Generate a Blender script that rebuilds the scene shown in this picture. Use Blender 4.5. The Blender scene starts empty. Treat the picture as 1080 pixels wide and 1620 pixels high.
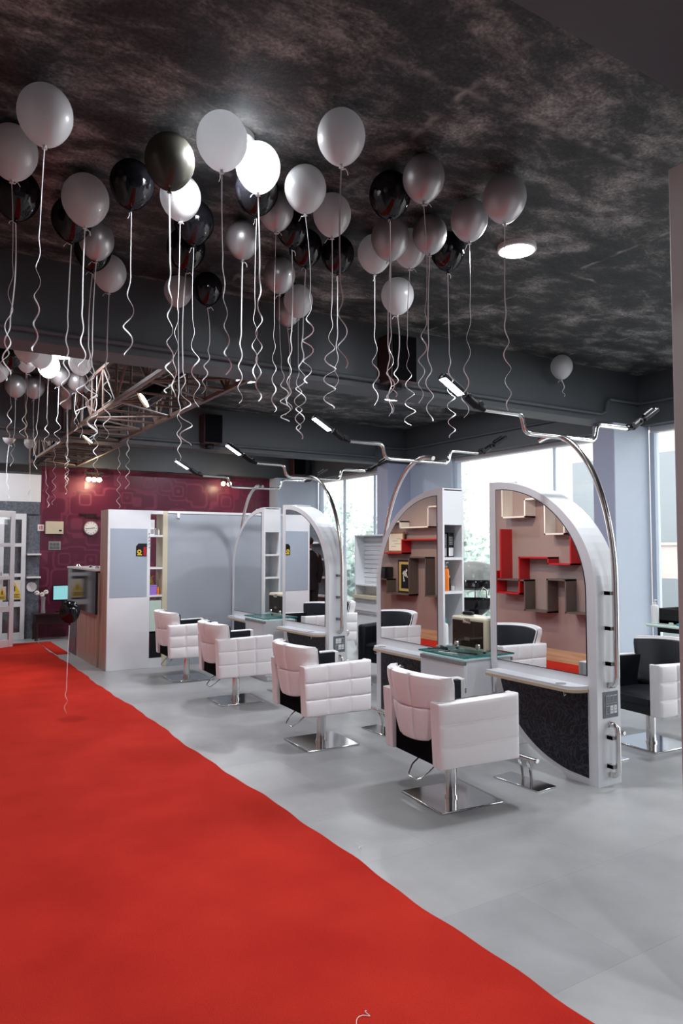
import bpy, bmesh, math, random
from mathutils import Vector, Matrix, Euler
R = math.radians
PI = math.pi
random.seed(7)
S = bpy.context.scene
COL = S.collection

# ------------------------------------------------------------------ camera
cd = bpy.data.cameras.new('camera')
cd.sensor_fit = 'VERTICAL'; cd.sensor_height = 36.0; cd.sensor_width = 24.0
cd.lens = 36.0*1135.0/1620.0
cd.clip_start = 0.05; cd.clip_end = 300
cam = bpy.data.objects.new('camera', cd); COL.objects.link(cam)
cam.location = (0, 0, 1.55)
cam.rotation_euler = (R(90)+math.atan(56/1135.0), 0, -R(31.7))
S.camera = cam

# ------------------------------------------------------------------ world, exposure
w = bpy.data.worlds.new('world'); S.world = w; w.use_nodes = True
bg = w.node_tree.nodes['Background']
bg.inputs[0].default_value = (0.93, 0.97, 1.0, 1)
bg.inputs[1].default_value = 4.2
S.view_settings.view_transform = 'Standard'
S.view_settings.look = 'None'
S.view_settings.gamma = 1
S.view_settings.use_curve_mapping = False
S.view_settings.exposure = 0.15
try:
    S.cycles.max_bounces = 10; S.cycles.transparent_max_bounces = 12
    S.cycles.sample_clamp_indirect = 6; S.cycles.caustics_reflective = False; S.cycles.caustics_refractive = False
except Exception: pass

DISC_W = 16.0      # emission of the round ceiling lamps
LED_W = 22.0
WARM = (1.0, 0.72, 0.45)

# ------------------------------------------------------------------ materials
def newmat(name):
    m = bpy.data.materials.new(name); m.use_nodes = True
    nt = m.node_tree; b = nt.nodes['Principled BSDF']
    return m, nt, b
def pbr(name, col, rough=0.5, metal=0.0, spec=0.5, var=0.0, vscale=8.0, bump=0.0, bscale=60.0, coat=0.0):
    m, nt, b = newmat(name)
    b.inputs['Base Color'].default_value = (*col, 1); b.inputs['Roughness'].default_value = rough
    b.inputs['Metallic'].default_value = metal; b.inputs['Specular IOR Level'].default_value = spec
    b.inputs['Coat Weight'].default_value = coat
    tc = nt.nodes.new('ShaderNodeTexCoord')
    if var > 0:
        n = nt.nodes.new('ShaderNodeTexNoise'); n.inputs['Scale'].default_value = vscale; n.inputs['Detail'].default_value = 5
        nt.links.new(tc.outputs['Object'], n.inputs['Vector'])
        mx = nt.nodes.new('ShaderNodeMix'); mx.data_type = 'RGBA'
        mx.inputs[6].default_value = (*[c*(1-var) for c in col], 1); mx.inputs[7].default_value = (*[min(1, c*(1+var)) for c in col], 1)
        nt.links.new(n.outputs['Fac'], mx.inputs[0]); nt.links.new(mx.outputs[2], b.inputs['Base Color'])
    if bump > 0:
        n2 = nt.nodes.new('ShaderNodeTexNoise'); n2.inputs['Scale'].default_value = bscale; n2.inputs['Detail'].default_value = 3
        nt.links.new(tc.outputs['Object'], n2.inputs['Vector'])
        bp = nt.nodes.new('ShaderNodeBump'); bp.inputs['Strength'].default_value = bump; bp.inputs['Distance'].default_value = 0.01
        nt.links.new(n2.outputs['Fac'], bp.inputs['Height']); nt.links.new(bp.outputs['Normal'], b.inputs['Normal'])
    return m
def emit(name, col, s):
    m, nt, b = newmat(name)
    b.inputs['Base Color'].default_value = (*col, 1)
    b.inputs['Emission Color'].default_value = (*col, 1); b.inputs['Emission Strength'].default_value = s
    return m
def ramp(nt, stops):
    r = nt.nodes.new('ShaderNodeValToRGB'); e = r.color_ramp.elements
    while len(e) < len(stops): e.new(0.5)
    for k, (p, c) in enumerate(stops):
        e[k].position = p; e[k].color = (*c, 1)
    return r
def mapping(nt, scale=(1,1,1), rot=(0,0,0)):
    tc = nt.nodes.new('ShaderNodeTexCoord'); mp = nt.nodes.new('ShaderNodeMapping')
    mp.inputs['Scale'].default_value = scale; mp.inputs['Rotation'].default_value = rot
    nt.links.new(tc.outputs['Object'], mp.inputs['Vector']); return mp

def mat_ceiling():
    m, nt, b = newmat('distressed_dark_ceiling_paint')
    mp = mapping(nt, (0.75, 1.25, 1.0), (0, 0, R(-28)))
    n = nt.nodes.new('ShaderNodeTexNoise'); n.inputs['Scale'].default_value = 3.0; n.inputs['Detail'].default_value = 9
    n.inputs['Roughness'].default_value = 0.74; n.inputs['Distortion'].default_value = 0.25
    nt.links.new(mp.outputs[0], n.inputs['Vector'])
    r = ramp(nt, [(0.36, (0.016, 0.018, 0.020)), (0.485, (0.042, 0.045, 0.046)), (0.56, (0.13, 0.128, 0.126)), (0.72, (0.42, 0.40, 0.385))])
    nt.links.new(n.outputs['Fac'], r.inputs[0])
    n2 = nt.nodes.new('ShaderNodeTexNoise'); n2.inputs['Scale'].default_value = 60; n2.inputs['Detail'].default_value = 5
    tcf = nt.nodes.new('ShaderNodeTexCoord'); nt.links.new(tcf.outputs['Object'], n2.inputs['Vector'])
    r2 = ramp(nt, [(0.32, (0.55, 0.55, 0.56)), (0.68, (1.45, 1.42, 1.40))])
    nt.links.new(n2.outputs['Fac'], r2.inputs[0])
    mx = nt.nodes.new('ShaderNodeMix'); mx.data_type = 'RGBA'; mx.blend_type = 'MULTIPLY'; mx.inputs[0].default_value = 1
    nt.links.new(r.outputs[0], mx.inputs[6]); nt.links.new(r2.outputs[0], mx.inputs[7])
    sx = nt.nodes.new('ShaderNodeSeparateXYZ'); tcs = nt.nodes.new('ShaderNodeTexCoord'); nt.links.new(tcs.outputs['Object'], sx.inputs[0])
    nw = nt.nodes.new('ShaderNodeTexNoise'); nw.inputs['Scale'].default_value = 7; nw.inputs['Detail'].default_value = 6; nt.links.new(tcs.outputs['Object'], nw.inputs['Vector'])
    def mth(op, a, b_=None, c_=None):
        q = nt.nodes.new('ShaderNodeMath'); q.operation = op
        for i_, v_ in enumerate((a, b_, c_)):
            if v_ is None: continue
            if isinstance(v_, (int, float)): q.inputs[i_].default_value = v_
            else: nt.links.new(v_, q.inputs[i_])
        return q.outputs[0]
    wob = mth('MULTIPLY', mth('SUBTRACT', nw.outputs['Fac'], 0.5), 0.10); tot = None
    for ax, pos, wd in ((1, 2.30, 0.035), (0, 2.07, 0.030), (1, 3.50, 0.022), (0, 4.10, 0.022), (0, 5.85, 0.020), (1, 5.18, 0.035), (1, 7.6, 0.02), (1, 9.66, 0.03)):
        d_ = mth('ABSOLUTE', mth('SUBTRACT', mth('ADD', sx.outputs[ax], wob), pos))
        v_ = mth('MAXIMUM', mth('SUBTRACT', 1.0, mth('DIVIDE', d_, wd)), 0.0)
        tot = v_ if tot is None else mth('MAXIMUM', tot, v_)
    tot = mth('MULTIPLY', tot, mth('MINIMUM', mth('MAXIMUM', mth('MULTIPLY_ADD', nw.outputs['Fac'], 5.0, -2.4), 0.0), 1.0))
    m3 = nt.nodes.new('ShaderNodeMix'); m3.data_type = 'RGBA'; nt.links.new(tot, m3.inputs[0])
    nt.links.new(mx.outputs[2], m3.inputs[6]); m3.inputs[7].default_value = (0.30, 0.28, 0.27, 1)
    nt.links.new(m3.outputs[2], b.inputs['Base Color'])
    b.inputs['Roughness'].default_value = 0.6; b.inputs['Specular IOR Level'].default_value = 0.25
    bp = nt.nodes.new('ShaderNodeBump'); bp.inputs['Strength'].default_value = 0.35; bp.inputs['Distance'].default_value = 0.02
    nt.links.new(n.outputs['Fac'], bp.inputs['Height']); nt.links.new(bp.outputs['Normal'], b.inputs['Normal'])
    return m
def mat_floor():
    m, nt, b = newmat('grey_concrete_look_tiles')
    mp = mapping(nt, (1, 1, 1))
    br = nt.nodes.new('ShaderNodeTexBrick'); br.offset = 0.5
    br.inputs['Scale'].default_value = 1.0; br.inputs['Brick Width'].default_value = 1.2; br.inputs['Row Height'].default_value = 0.6
    br.inputs['Mortar Size'].default_value = 0.0018; br.inputs['Mortar Smooth'].default_value = 0.3
    br.inputs['Color1'].default_value = (0.335, 0.335, 0.345, 1); br.inputs['Color2'].default_value = (0.385, 0.385, 0.39, 1)
    br.inputs['Mortar'].default_value = (0.30, 0.30, 0.31, 1)
    nt.links.new(mp.outputs[0], br.inputs['Vector'])
    n = nt.nodes.new('ShaderNodeTexNoise'); n.inputs['Scale'].default_value = 1.6; n.inputs['Detail'].default_value = 7; n.inputs['Roughness'].default_value = 0.6
    nt.links.new(mp.outputs[0], n.inputs['Vector'])
    r = ramp(nt, [(0.3, (0.80, 0.80, 0.79)), (0.7, (1.12, 1.12, 1.12))])
    nt.links.new(n.outputs['Fac'], r.inputs[0])
    mx = nt.nodes.new('ShaderNodeMix'); mx.data_type = 'RGBA'; mx.blend_type = 'MULTIPLY'; mx.inputs[0].default_value = 1
    nt.links.new(br.outputs[0], mx.inputs[6]); nt.links.new(r.outputs[0], mx.inputs[7])
    nt.links.new(mx.outputs[2], b.inputs['Base Color'])
    b.inputs['Roughness'].default_value = 0.33; b.inputs['Specular IOR Level'].default_value = 0.45
    return m
def mat_carpet():
    m, nt, b = newmat('red_event_carpet')
    mp = mapping(nt, (1, 1, 1))
    n = nt.nodes.new('ShaderNodeTexNoise'); n.inputs['Scale'].default_value = 2.2; n.inputs['Detail'].default_value = 6
    nt.links.new(mp.outputs[0], n.inputs['Vector'])
    r = ramp(nt, [(0.3, (0.40, 0.017, 0.010)), (0.7, (0.50, 0.027, 0.015))])
    nt.links.new(n.outputs['Fac'], r.inputs[0])
    n2 = nt.nodes.new('ShaderNodeTexNoise'); n2.inputs['Scale'].default_value = 260; n2.inputs['Detail'].default_value = 3
    nt.links.new(mp.outputs[0], n2.inputs['Vector'])
    r2 = ramp(nt, [(0.3, (0.8, 0.8, 0.8)), (0.7, (1.15, 1.15, 1.15))]); nt.links.new(n2.outputs['Fac'], r2.inputs[0])
    mx = nt.nodes.new('ShaderNodeMix'); mx.data_type = 'RGBA'; mx.blend_type = 'MULTIPLY'; mx.inputs[0].default_value = 1
    nt.links.new(r.outputs[0], mx.inputs[6]); nt.links.new(r2.outputs[0], mx.inputs[7])
    nt.links.new(mx.outputs[2], b.inputs['Base Color'])
    bp = nt.nodes.new('ShaderNodeBump'); bp.inputs['Strength'].default_value = 0.4; bp.inputs['Distance'].default_value = 0.004
    nt.links.new(n2.outputs['Fac'], bp.inputs['Height']); nt.links.new(bp.outputs['Normal'], b.inputs['Normal'])
    b.inputs['Roughness'].default_value = 0.95; b.inputs['Specular IOR Level'].default_value = 0.1
    return m
def mat_maroon():
    m, nt, b = newmat('maroon_maze_wallpaper')
    mp = mapping(nt, (1, 1, 1))
    v = nt.nodes.new('ShaderNodeTexVoronoi'); v.distance = 'MINKOWSKI'; v.inputs['Exponent'].default_value = 5.0; v.inputs['Scale'].default_value = 3.1; v.inputs['Randomness'].default_value = 0.75
    sx = nt.nodes.new('ShaderNodeSeparateXYZ'); cx = nt.nodes.new('ShaderNodeCombineXYZ')
    nt.links.new(mp.outputs[0], sx.inputs[0]); nt.links.new(sx.outputs[0], cx.inputs[0]); nt.links.new(sx.outputs[2], cx.inputs[1])
    nt.links.new(cx.outputs[0], v.inputs['Vector'])
    mu = nt.nodes.new('ShaderNodeMath'); mu.operation = 'MULTIPLY'; mu.inputs[1].default_value = 26
    si = nt.nodes.new('ShaderNodeMath'); si.operation = 'SINE'
    nt.links.new(v.outputs['Distance'], mu.inputs[0]); nt.links.new(mu.outputs[0], si.inputs[0])
    r = ramp(nt, [(0.35, (0.100, 0.010, 0.034)), (0.6, (0.150, 0.017, 0.052))])
    nt.links.new(si.outputs[0], r.inputs[0]); nt.links.new(r.outputs[0], b.inputs['Base Color'])
    r2 = ramp(nt, [(0.35, (0.35, 0.35, 0.35)), (0.6, (0.55, 0.55, 0.55))])
    nt.links.new(si.outputs[0], r2.inputs[0]); nt.links.new(r2.outputs[0], b.inputs['Roughness'])
    return m
def mat_laminate(name, base, line, sc=18.0):
    m, nt, b = newmat(name)
    mp = mapping(nt, (1, 1, 1))
    n = nt.nodes.new('ShaderNodeTexNoise'); n.inputs['Scale'].default_value = 5; n.inputs['Detail'].default_value = 2
    nt.links.new(mp.outputs[0], n.inputs['Vector'])
    ad = nt.nodes.new('ShaderNodeMix'); ad.data_type = 'RGBA'; ad.blend_type = 'ADD'; ad.inputs[0].default_value = 0.35
    nt.links.new(mp.outputs[0], ad.inputs[6]); nt.links.new(n.outputs['Color'], ad.inputs[7])
    v = nt.nodes.new('ShaderNodeTexVoronoi'); v.feature = 'DISTANCE_TO_EDGE'; v.inputs['Scale'].default_value = sc
    nt.links.new(ad.outputs[2], v.inputs['Vector'])
    r = ramp(nt, [(0.0, line), (0.05, line), (0.11, base)])
    nt.links.new(v.outputs['Distance'], r.inputs[0]); nt.links.new(r.outputs[0], b.inputs['Base Color'])
    b.inputs['Roughness'].default_value = 0.4; b.inputs['Specular IOR Level'].default_value = 0.3
    return m
def mat_wood(name, c1, c2, axis=2, rough=0.45):
    m, nt, b = newmat(name)
    sc = [14, 14, 14]; sc[axis] = 0.8
    mp = mapping(nt, tuple(sc))
    n = nt.nodes.new('ShaderNodeTexNoise'); n.inputs['Scale'].default_value = 1.6; n.inputs['Detail'].default_value = 6; n.inputs['Distortion'].default_value = 0.4
    nt.links.new(mp.outputs[0], n.inputs['Vector'])
    r = ramp(nt, [(0.35, c1), (0.65, c2)]); nt.links.new(n.outputs['Fac'], r.inputs[0])
    nt.links.new(r.outputs[0], b.inputs['Base Color']); b.inputs['Roughness'].default_value = rough
    return m
def mat_glass(name, tint=(1, 1, 1), refl=0.08, alpha_col=None, mixf=0.0):
    m = bpy.data.materials.new(name); m.use_nodes = True; nt = m.node_tree; nt.nodes.clear()
    out = nt.nodes.new('ShaderNodeOutputMaterial'); tr = nt.nodes.new('ShaderNodeBsdfTransparent'); tr.inputs[0].default_value = (*tint, 1)
    gl = nt.nodes.new('ShaderNodeBsdfGlossy'); gl.inputs['Roughness'].default_value = 0.02
    lw = nt.nodes.new('ShaderNodeLayerWeight'); lw.inputs[0].default_value = 0.25
    mu = nt.nodes.new('ShaderNodeMath'); mu.operation = 'MULTIPLY_ADD'; mu.inputs[1].default_value = 0.6; mu.inputs[2].default_value = refl*0.4
    nt.links.new(lw.outputs['Fresnel'], mu.inputs[0])
    mx = nt.nodes.new('ShaderNodeMixShader'); nt.links.new(mu.outputs[0], mx.inputs[0])
    nt.links.new(tr.outputs[0], mx.inputs[1]); nt.links.new(gl.outputs[0], mx.inputs[2])
    last = mx
    if mixf > 0:
        df = nt.nodes.new('ShaderNodeBsdfDiffuse'); df.inputs[0].default_value = (*alpha_col, 1)
        m2 = nt.nodes.new('ShaderNodeMixShader'); m2.inputs[0].default_value = mixf
        nt.links.new(mx.outputs[0], m2.inputs[1]); nt.links.new(df.outputs[0], m2.inputs[2]); last = m2
    nt.links.new(last.outputs[0], out.inputs[0])
    return m
def mat_balloon(name, col, trans=0.35, pearl=0.0, gloss=0.06):
    m = bpy.data.materials.new(name); m.use_nodes = True; nt = m.node_tree; nt.nodes.clear()
    out = nt.nodes.new('ShaderNodeOutputMaterial')
    df = nt.nodes.new('ShaderNodeBsdfDiffuse'); df.inputs[0].default_value = (*col, 1)
    tl = nt.nodes.new('ShaderNodeBsdfTranslucent'); tl.inputs[0].default_value = (*col, 1)
    a = nt.nodes.new('ShaderNodeMixShader'); a.inputs[0].default_value = trans
    nt.links.new(df.outputs[0], a.inputs[1]); nt.links.new(tl.outputs[0], a.inputs[2])
    g2 = nt.nodes.new('ShaderNodeBsdfGlossy'); g2.inputs[0].default_value = (*[min(1, c*1.5+0.1) for c in col], 1); g2.inputs['Roughness'].default_value = 0.38
    b = nt.nodes.new('ShaderNodeMixShader'); b.inputs[0].default_value = pearl
    nt.links.new(a.outputs[0], b.inputs[1]); nt.links.new(g2.outputs[0], b.inputs[2])
    g = nt.nodes.new('ShaderNodeBsdfGlossy'); g.inputs['Roughness'].default_value = 0.09
    c = nt.nodes.new('ShaderNodeMixShader'); c.inputs[0].default_value = gloss
    nt.links.new(b.outputs[0], c.inputs[1]); nt.links.new(g.outputs[0], c.inputs[2]); nt.links.new(c.outputs[0], out.inputs[0])
    return m

M = {}
M['ceiling'] = mat_ceiling(); M['floor'] = mat_floor(); M['carpet'] = mat_carpet(); M['maroon'] = mat_maroon()
M['beam'] = pbr('charcoal_beam_paint', (0.064, 0.071, 0.080), 0.6, var=0.08, vscale=3, bump=0.15, bscale=12)
M['beam_brown'] = pbr('brown_steel_paint', (0.13, 0.085, 0.068), 0.5, var=0.25, vscale=14)
M['lilac'] = pbr('lilac_grey_column_shade', (0.40, 0.42, 0.56), 0.55, var=0.03)
M['pale_blue'] = pbr('pale_blue_column_paint', (0.50, 0.57, 0.68), 0.5, var=0.03)
M['taupe'] = pbr('taupe_wall_paint', (0.30, 0.215, 0.205), 0.6, var=0.05, vscale=2)
M['grey_wall'] = pbr('dark_grey_wall_paint', (0.10, 0.10, 0.11), 0.7, var=0.05)
M['granite'] = pbr('dark_blue_granite', (0.115, 0.13, 0.16), 0.4, var=0.95, vscale=38)
M['white_wall'] = pbr('white_wall_board', (0.74, 0.75, 0.78), 0.5, var=0.03)
M['white_lam'] = pbr('white_satin_laminate', (0.76, 0.77, 0.80), 0.3, var=0.015, coat=0.2)
M['white_gloss'] = pbr('white_gloss_drawer_front', (0.78, 0.79, 0.82), 0.16, coat=0.3)
M['grey_panel'] = pbr('grey_blue_gloss_partition', (0.38, 0.41, 0.46), 0.22, var=0.03, vscale=1.5, coat=0.3)
M['grey_rect'] = pbr('grey_blue_poster_field', (0.36, 0.41, 0.48), 0.4)
M['mirror'] = pbr('silvered_mirror', (0.90, 0.92, 0.92), 0.0, 1.0)
M['mirror_recess_shade'] = pbr('dark_recess_shade', (0.05, 0.055, 0.06), 0.3)
M['black_lam'] = mat_laminate('black_scribble_laminate', (0.010, 0.010, 0.016), (0.042, 0.042, 0.058), 22)
M['chrome'] = pbr('brushed_chrome', (0.74, 0.73, 0.72), 0.18, 1.0)
M['polished'] = pbr('polished_steel_plate', (0.66, 0.66, 0.66), 0.12, 1.0)
M['beige_edge'] = pbr('beige_counter_edge', (0.55, 0.43, 0.30), 0.35)
M['leather'] = pbr('white_quilted_leather', (0.88, 0.85, 0.86), 0.38, bump=0.12, bscale=220)
M['black_leather'] = pbr('black_leatherette', (0.010, 0.011, 0.016), 0.42, spec=0.3, bump=0.1, bscale=220)
M['black'] = pbr('matte_black', (0.009, 0.009, 0.011), 0.5, spec=0.25)
M['grille'] = pbr('black_speaker_cloth', (0.004, 0.004, 0.005), 0.9, spec=0.05)
M['gloss_black'] = pbr('gloss_black', (0.012, 0.012, 0.014), 0.08)
M['dark_brown'] = pbr('dark_maroon_speaker_shell', (0.045, 0.012, 0.013), 0.45)
M['table_wood'] = pbr('very_dark_red_wood', (0.03, 0.010, 0.012), 0.3)
M['grey_alu'] = pbr('grey_aluminium_handle', (0.29, 0.27, 0.28), 0.4)
M['plate_grey'] = pbr('dark_grey_socket_plate', (0.11, 0.12, 0.14), 0.4)
M['white'] = pbr('white_plastic', (0.8, 0.8, 0.8), 0.4)
M['cream'] = pbr('cream_plastic', (0.62, 0.56, 0.42), 0.35)
M['wood_desk'] = mat_wood('brown_wood_desk', (0.36, 0.24, 0.19), (0.50, 0.36, 0.30), 2)
M['skirt_wood'] = mat_wood('light_wood_skirting', (0.42, 0.27, 0.15), (0.60, 0.42, 0.26), 1)
M['panel_wood'] = pbr('pale_taupe_door_frame', (0.60, 0.60, 0.60), 0.5, var=0.04)
M['red_shelf'] = pbr('red_lacquer_shelf', (0.42, 0.012, 0.016), 0.3)
M['white_shelf'] = pbr('cream_white_shelf', (0.78, 0.74, 0.70), 0.4)
M['grey_shelf'] = pbr('grey_brown_shelf', (0.105, 0.082, 0.070), 0.45)
M['glass_window'] = mat_glass('clear_window_glass')
M['glass_teal'] = mat_glass('teal_edged_glass', (0.86, 0.97, 0.95), 0.10)
M['teal_edge'] = pbr('teal_glass_edge', (0.02, 0.30, 0.28), 0.1)
M['smoked'] = mat_glass('smoked_brown_glass', (0.30, 0.22, 0.16), 0.15, (0.06, 0.045, 0.035), 0.45)
M['bw'] = mat_balloon('white_latex', (0.80, 0.81, 0.82), 0.50, 0.05, 0.05)
M['bs'] = mat_balloon('silver_pearl_latex', (0.34, 0.33, 0.34), 0.15, 0.42, 0.03)
M['bp'] = mat_balloon('pearl_white_latex', (0.52, 0.51, 0.53), 0.25, 0.30, 0.03)
M['bb'] = mat_balloon('black_latex', (0.006, 0.006, 0.008), 0.1, 0.0, 0.05)
M['bg'] = mat_balloon('smoky_olive_latex', (0.045, 0.043, 0.036), 0.35, 0.12, 0.03)
M['ribbon'] = pbr('shiny_white_ribbon', (0.90, 0.90, 0.91), 0.3)
M['disc'] = emit('cool_white_diffuser', (0.92, 0.95, 1.0), DISC_W)
M['led'] = emit('cool_led_strip', (0.85, 0.90, 1.0), LED_W)
M['warm_bulb'] = emit('warm_halogen_bulb', WARM, 40)
M['warm_face'] = emit('warm_spot_lens', (1.0, 0.80, 0.60), 9)
M['paper'] = pbr('printed_paper', (0.75, 0.70, 0.60), 0.6)
M['frame_wood'] = mat_wood('brown_picture_frame', (0.20, 0.10, 0.05), (0.33, 0.18, 0.09), 2)
M['gold'] = pbr('gold_mount', (0.50, 0.36, 0.12), 0.4)
M['orange'] = pbr('orange_plastic', (0.85, 0.22, 0.02), 0.35)
M['teal_plastic'] = pbr('teal_plastic', (0.02, 0.30, 0.42), 0.35)
M['purple'] = pbr('purple_plastic', (0.30, 0.16, 0.55), 0.4)
M['yellow'] = pbr('warning_yellow', (0.72, 0.50, 0.03), 0.5)
M['screen'] = emit('teal_lit_screen', (0.20, 0.48, 0.50), 0.75)
M['pale_green'] = pbr('pale_green_acrylic', (0.62, 0.78, 0.70), 0.25)
M['ext_wall'] = pbr('pale_pink_render', (0.50, 0.42, 0.39), 0.8)
M['ext_glass'] = pbr('grey_exterior_window', (0.20, 0.22, 0.235), 0.3)
M['leaf1'] = pbr('hazy_green_leaves', (0.60, 0.70, 0.64), 0.7)  # outdoor haze mixed into the pale leaf colour
M['leaf2'] = pbr('paled_deep_green_leaves', (0.46, 0.58, 0.52), 0.7)  # green paled as well, haze put into the colour
M['bark'] = pbr('grey_bark', (0.20, 0.17, 0.15), 0.9)
M['ext_ground'] = pbr('pale_paved_yard', (0.5, 0.5, 0.48), 0.9)
M['suit'] = pbr('black_suit_cloth', (0.010, 0.010, 0.012), 0.8)
M['skin'] = pbr('brown_skin', (0.30, 0.16, 0.10), 0.55)
M['hair'] = pbr('black_hair', (0.008, 0.007, 0.007), 0.6)
M['petal'] = pbr('white_petals', (0.8, 0.78, 0.75), 0.5)
M['red'] = pbr('sign_red', (0.7, 0.04, 0.03), 0.5)
M['teal_wall'] = pbr('pale_green_counter', (0.55, 0.68, 0.60), 0.5)

# ------------------------------------------------------------------ mesh helpers
class MB:
    def __init__(s): s.bm = bmesh.new()
    def box(s, a, b, rot=None, at=None):
        a = Vector(a); b = Vector(b); lo = Vector(map(min, a, b)); hi = Vector(map(max, a, b)); c = (lo+hi)/2
        r = bmesh.ops.create_cube(s.bm, size=1); vs = r['verts']
        bmesh.ops.scale(s.bm, vec=hi-lo, verts=vs)
        if rot is not None: bmesh.ops.rotate(s.bm, cent=(0,0,0), matrix=Euler(rot).to_matrix(), verts=vs)
        bmesh.ops.translate(s.bm, vec=(Vector(at) if at is not None else c), verts=vs)
        return s
    def cyl(s, p0, p1, r0, r1=None, seg=20, cap=True):
        p0 = Vector(p0); p1 = Vector(p1); d = p1-p0
        r = bmesh.ops.create_cone(s.bm, cap_ends=cap, segments=seg, radius1=r0, radius2=(r0 if r1 is None else r1), depth=d.length)
        q = d.to_track_quat('Z', 'Y')
        bmesh.ops.rotate(s.bm, cent=(0,0,0), matrix=q.to_matrix(), verts=r['verts'])
        bmesh.ops.translate(s.bm, vec=(p0+p1)/2, verts=r['verts']); return s
    def sph(s, c, r, sc=(1,1,1), seg=20):
        q = bmesh.ops.create_uvsphere(s.bm, u_segments=seg, v_segments=max(8, seg//2+2), radius=r)
        bmesh.ops.scale(s.bm, vec=sc, verts=q['verts']); bmesh.ops.translate(s.bm, vec=c, verts=q['verts']); return s
    def tube(s, pts, r, seg=10, flat=None, close=False):
        pts = [Vector(p) for p in pts]; n = len(pts); rings = []
        up = None
        for i, p in enumerate(pts):
            t = (pts[min(i+1, n-1)]-pts[max(i-1, 0)])
            if t.length < 1e-9: t = Vector((0,0,1))
            t.normalize()
            if up is None:
                up = t.orthogonal().normalized()
            else:
                up = (up - t*up.dot(t));
                if up.length < 1e-6: up = t.orthogonal()
                up.normalize()
            sd = t.cross(up)
            ru = r; rs = r if flat is None else flat
            rings.append([s.bm.verts.new(p+up*math.cos(2*PI*k/seg)*ru+sd*math.sin(2*PI*k/seg)*rs) for k in range(seg)])
        for a, b in zip(rings, rings[1:]):
            for k in range(seg): s.bm.faces.new((a[k], a[(k+1)%seg], b[(k+1)%seg], b[k]))
        s.bm.faces.new(rings[0][::-1]); s.bm.faces.new(rings[-1]); return s
    def prism(s, poly, x0, x1, plane='yz', m=None):
        # poly in 2D, extruded between x0 and x1 along the remaining axis
        def P(a, b, c):
            return {'yz': (c, a, b), 'xz': (a, c, b), 'xy': (a, b, c)}[plane]
        A = [s.bm.verts.new(P(a, b, x0)) for a, b in poly]; B = [s.bm.verts.new(P(a, b, x1)) for a, b in poly]
        n = len(poly)
        s.bm.faces.new(A); s.bm.faces.new(B[::-1])
        for k in range(n): s.bm.faces.new((A[k], B[k], B[(k+1)%n], A[(k+1)%n]))
        return s
    def lathe(s, prof, c=(0,0,0), seg=24):
        c = Vector(c); rings = []
        for r, z in prof:
            rings.append([s.bm.verts.new(c+Vector((r*math.cos(2*PI*k/seg), r*math.sin(2*PI*k/seg), z))) for k in range(seg)])
        for a, b in zip(rings, rings[1:]):
            for k in range(seg): s.bm.faces.new((a[k], a[(k+1)%seg], b[(k+1)%seg], b[k]))
        s.bm.faces.new(rings[0][::-1]); s.bm.faces.new(rings[-1]); return s
    def pad(s, f, nu, nv, nx, ny, puff, thick, q=0.4):
        # quilted pad: f(u, v, d) -> point, d is the distance off the back plane
        fr = []; bk = []
        for j in range(nv+1):
            fr.append([]); bk.append([])
            for i in range(nu+1):
                u = i/nu; v = j/nv
                h = (abs(math.sin(PI*nx*u))**q)*(abs(math.sin(PI*ny*v))**q)
                fr[-1].append(s.bm.verts.new(f(u, v, thick+puff*h))); bk[-1].append(s.bm.verts.new(f(u, v, 0)))
        for j in range(nv):
            for i in range(nu):
                s.bm.faces.new((fr[j][i], fr[j][i+1], fr[j+1][i+1], fr[j+1][i]))
                s.bm.faces.new((bk[j][i], bk[j+1][i], bk[j+1][i+1], bk[j][i+1]))
        for i in range(nu):
            s.bm.faces.new((fr[0][i], bk[0][i], bk[0][i+1], fr[0][i+1])); s.bm.faces.new((fr[nv][i], fr[nv][i+1], bk[nv][i+1], bk[nv][i]))
        for j in range(nv):
            s.bm.faces.new((fr[j][0], fr[j+1][0], bk[j+1][0], bk[j][0])); s.bm.faces.new((fr[j][nu], bk[j][nu], bk[j+1][nu], fr[j+1][nu]))
        return s
    def build(s, name, mat, parent=None, bevel=0.0, smooth=True, kind=None, seg=2):
        bmesh.ops.recalc_face_normals(s.bm, faces=s.bm.faces)
        me = bpy.data.meshes.new(name); s.bm.to_mesh(me); s.bm.free()
        me.materials.append(mat)
        if smooth:
            for p in me.polygons: p.use_smooth = True
            try: me.set_sharp_from_angle(angle=R(35))
            except Exception: pass
        o = bpy.data.objects.new(name, me); COL.objects.link(o)
        if parent is not None: o.parent = parent
        if bevel > 0:
            b = o.modifiers.new('bevel', 'BEVEL'); b.width = bevel; b.segments = seg; b.limit_method = 'ANGLE'; b.angle_limit = R(40)
            b.harden_normals = False
        if kind: o['kind'] = kind
        return o
def thing(name, label, cat, loc=(0,0,0), rz=0.0, group=None):
    o = bpy.data.objects.new(name, None); COL.objects.link(o)
    o.empty_display_size = 0.1
    o.location = loc; o.rotation_euler = (0, 0, rz); o['label'] = label; o['category'] = cat
    if group: o['group'] = group
    return o
def tag(o, label, cat, group=None):
    o['label'] = label; o['category'] = cat
    if group: o['group'] = group
    return o
def copy_tree(o, parent=None):
    c = o.copy(); COL.objects.link(c)
    if parent is not None: c.parent = parent
    for ch in list(o.children): copy_tree(ch, c)
    return c
def struct(name, mb, mat, bevel=0.0, parent=None):
    return mb.build(name, mat, parent, bevel, kind='structure')
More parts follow.
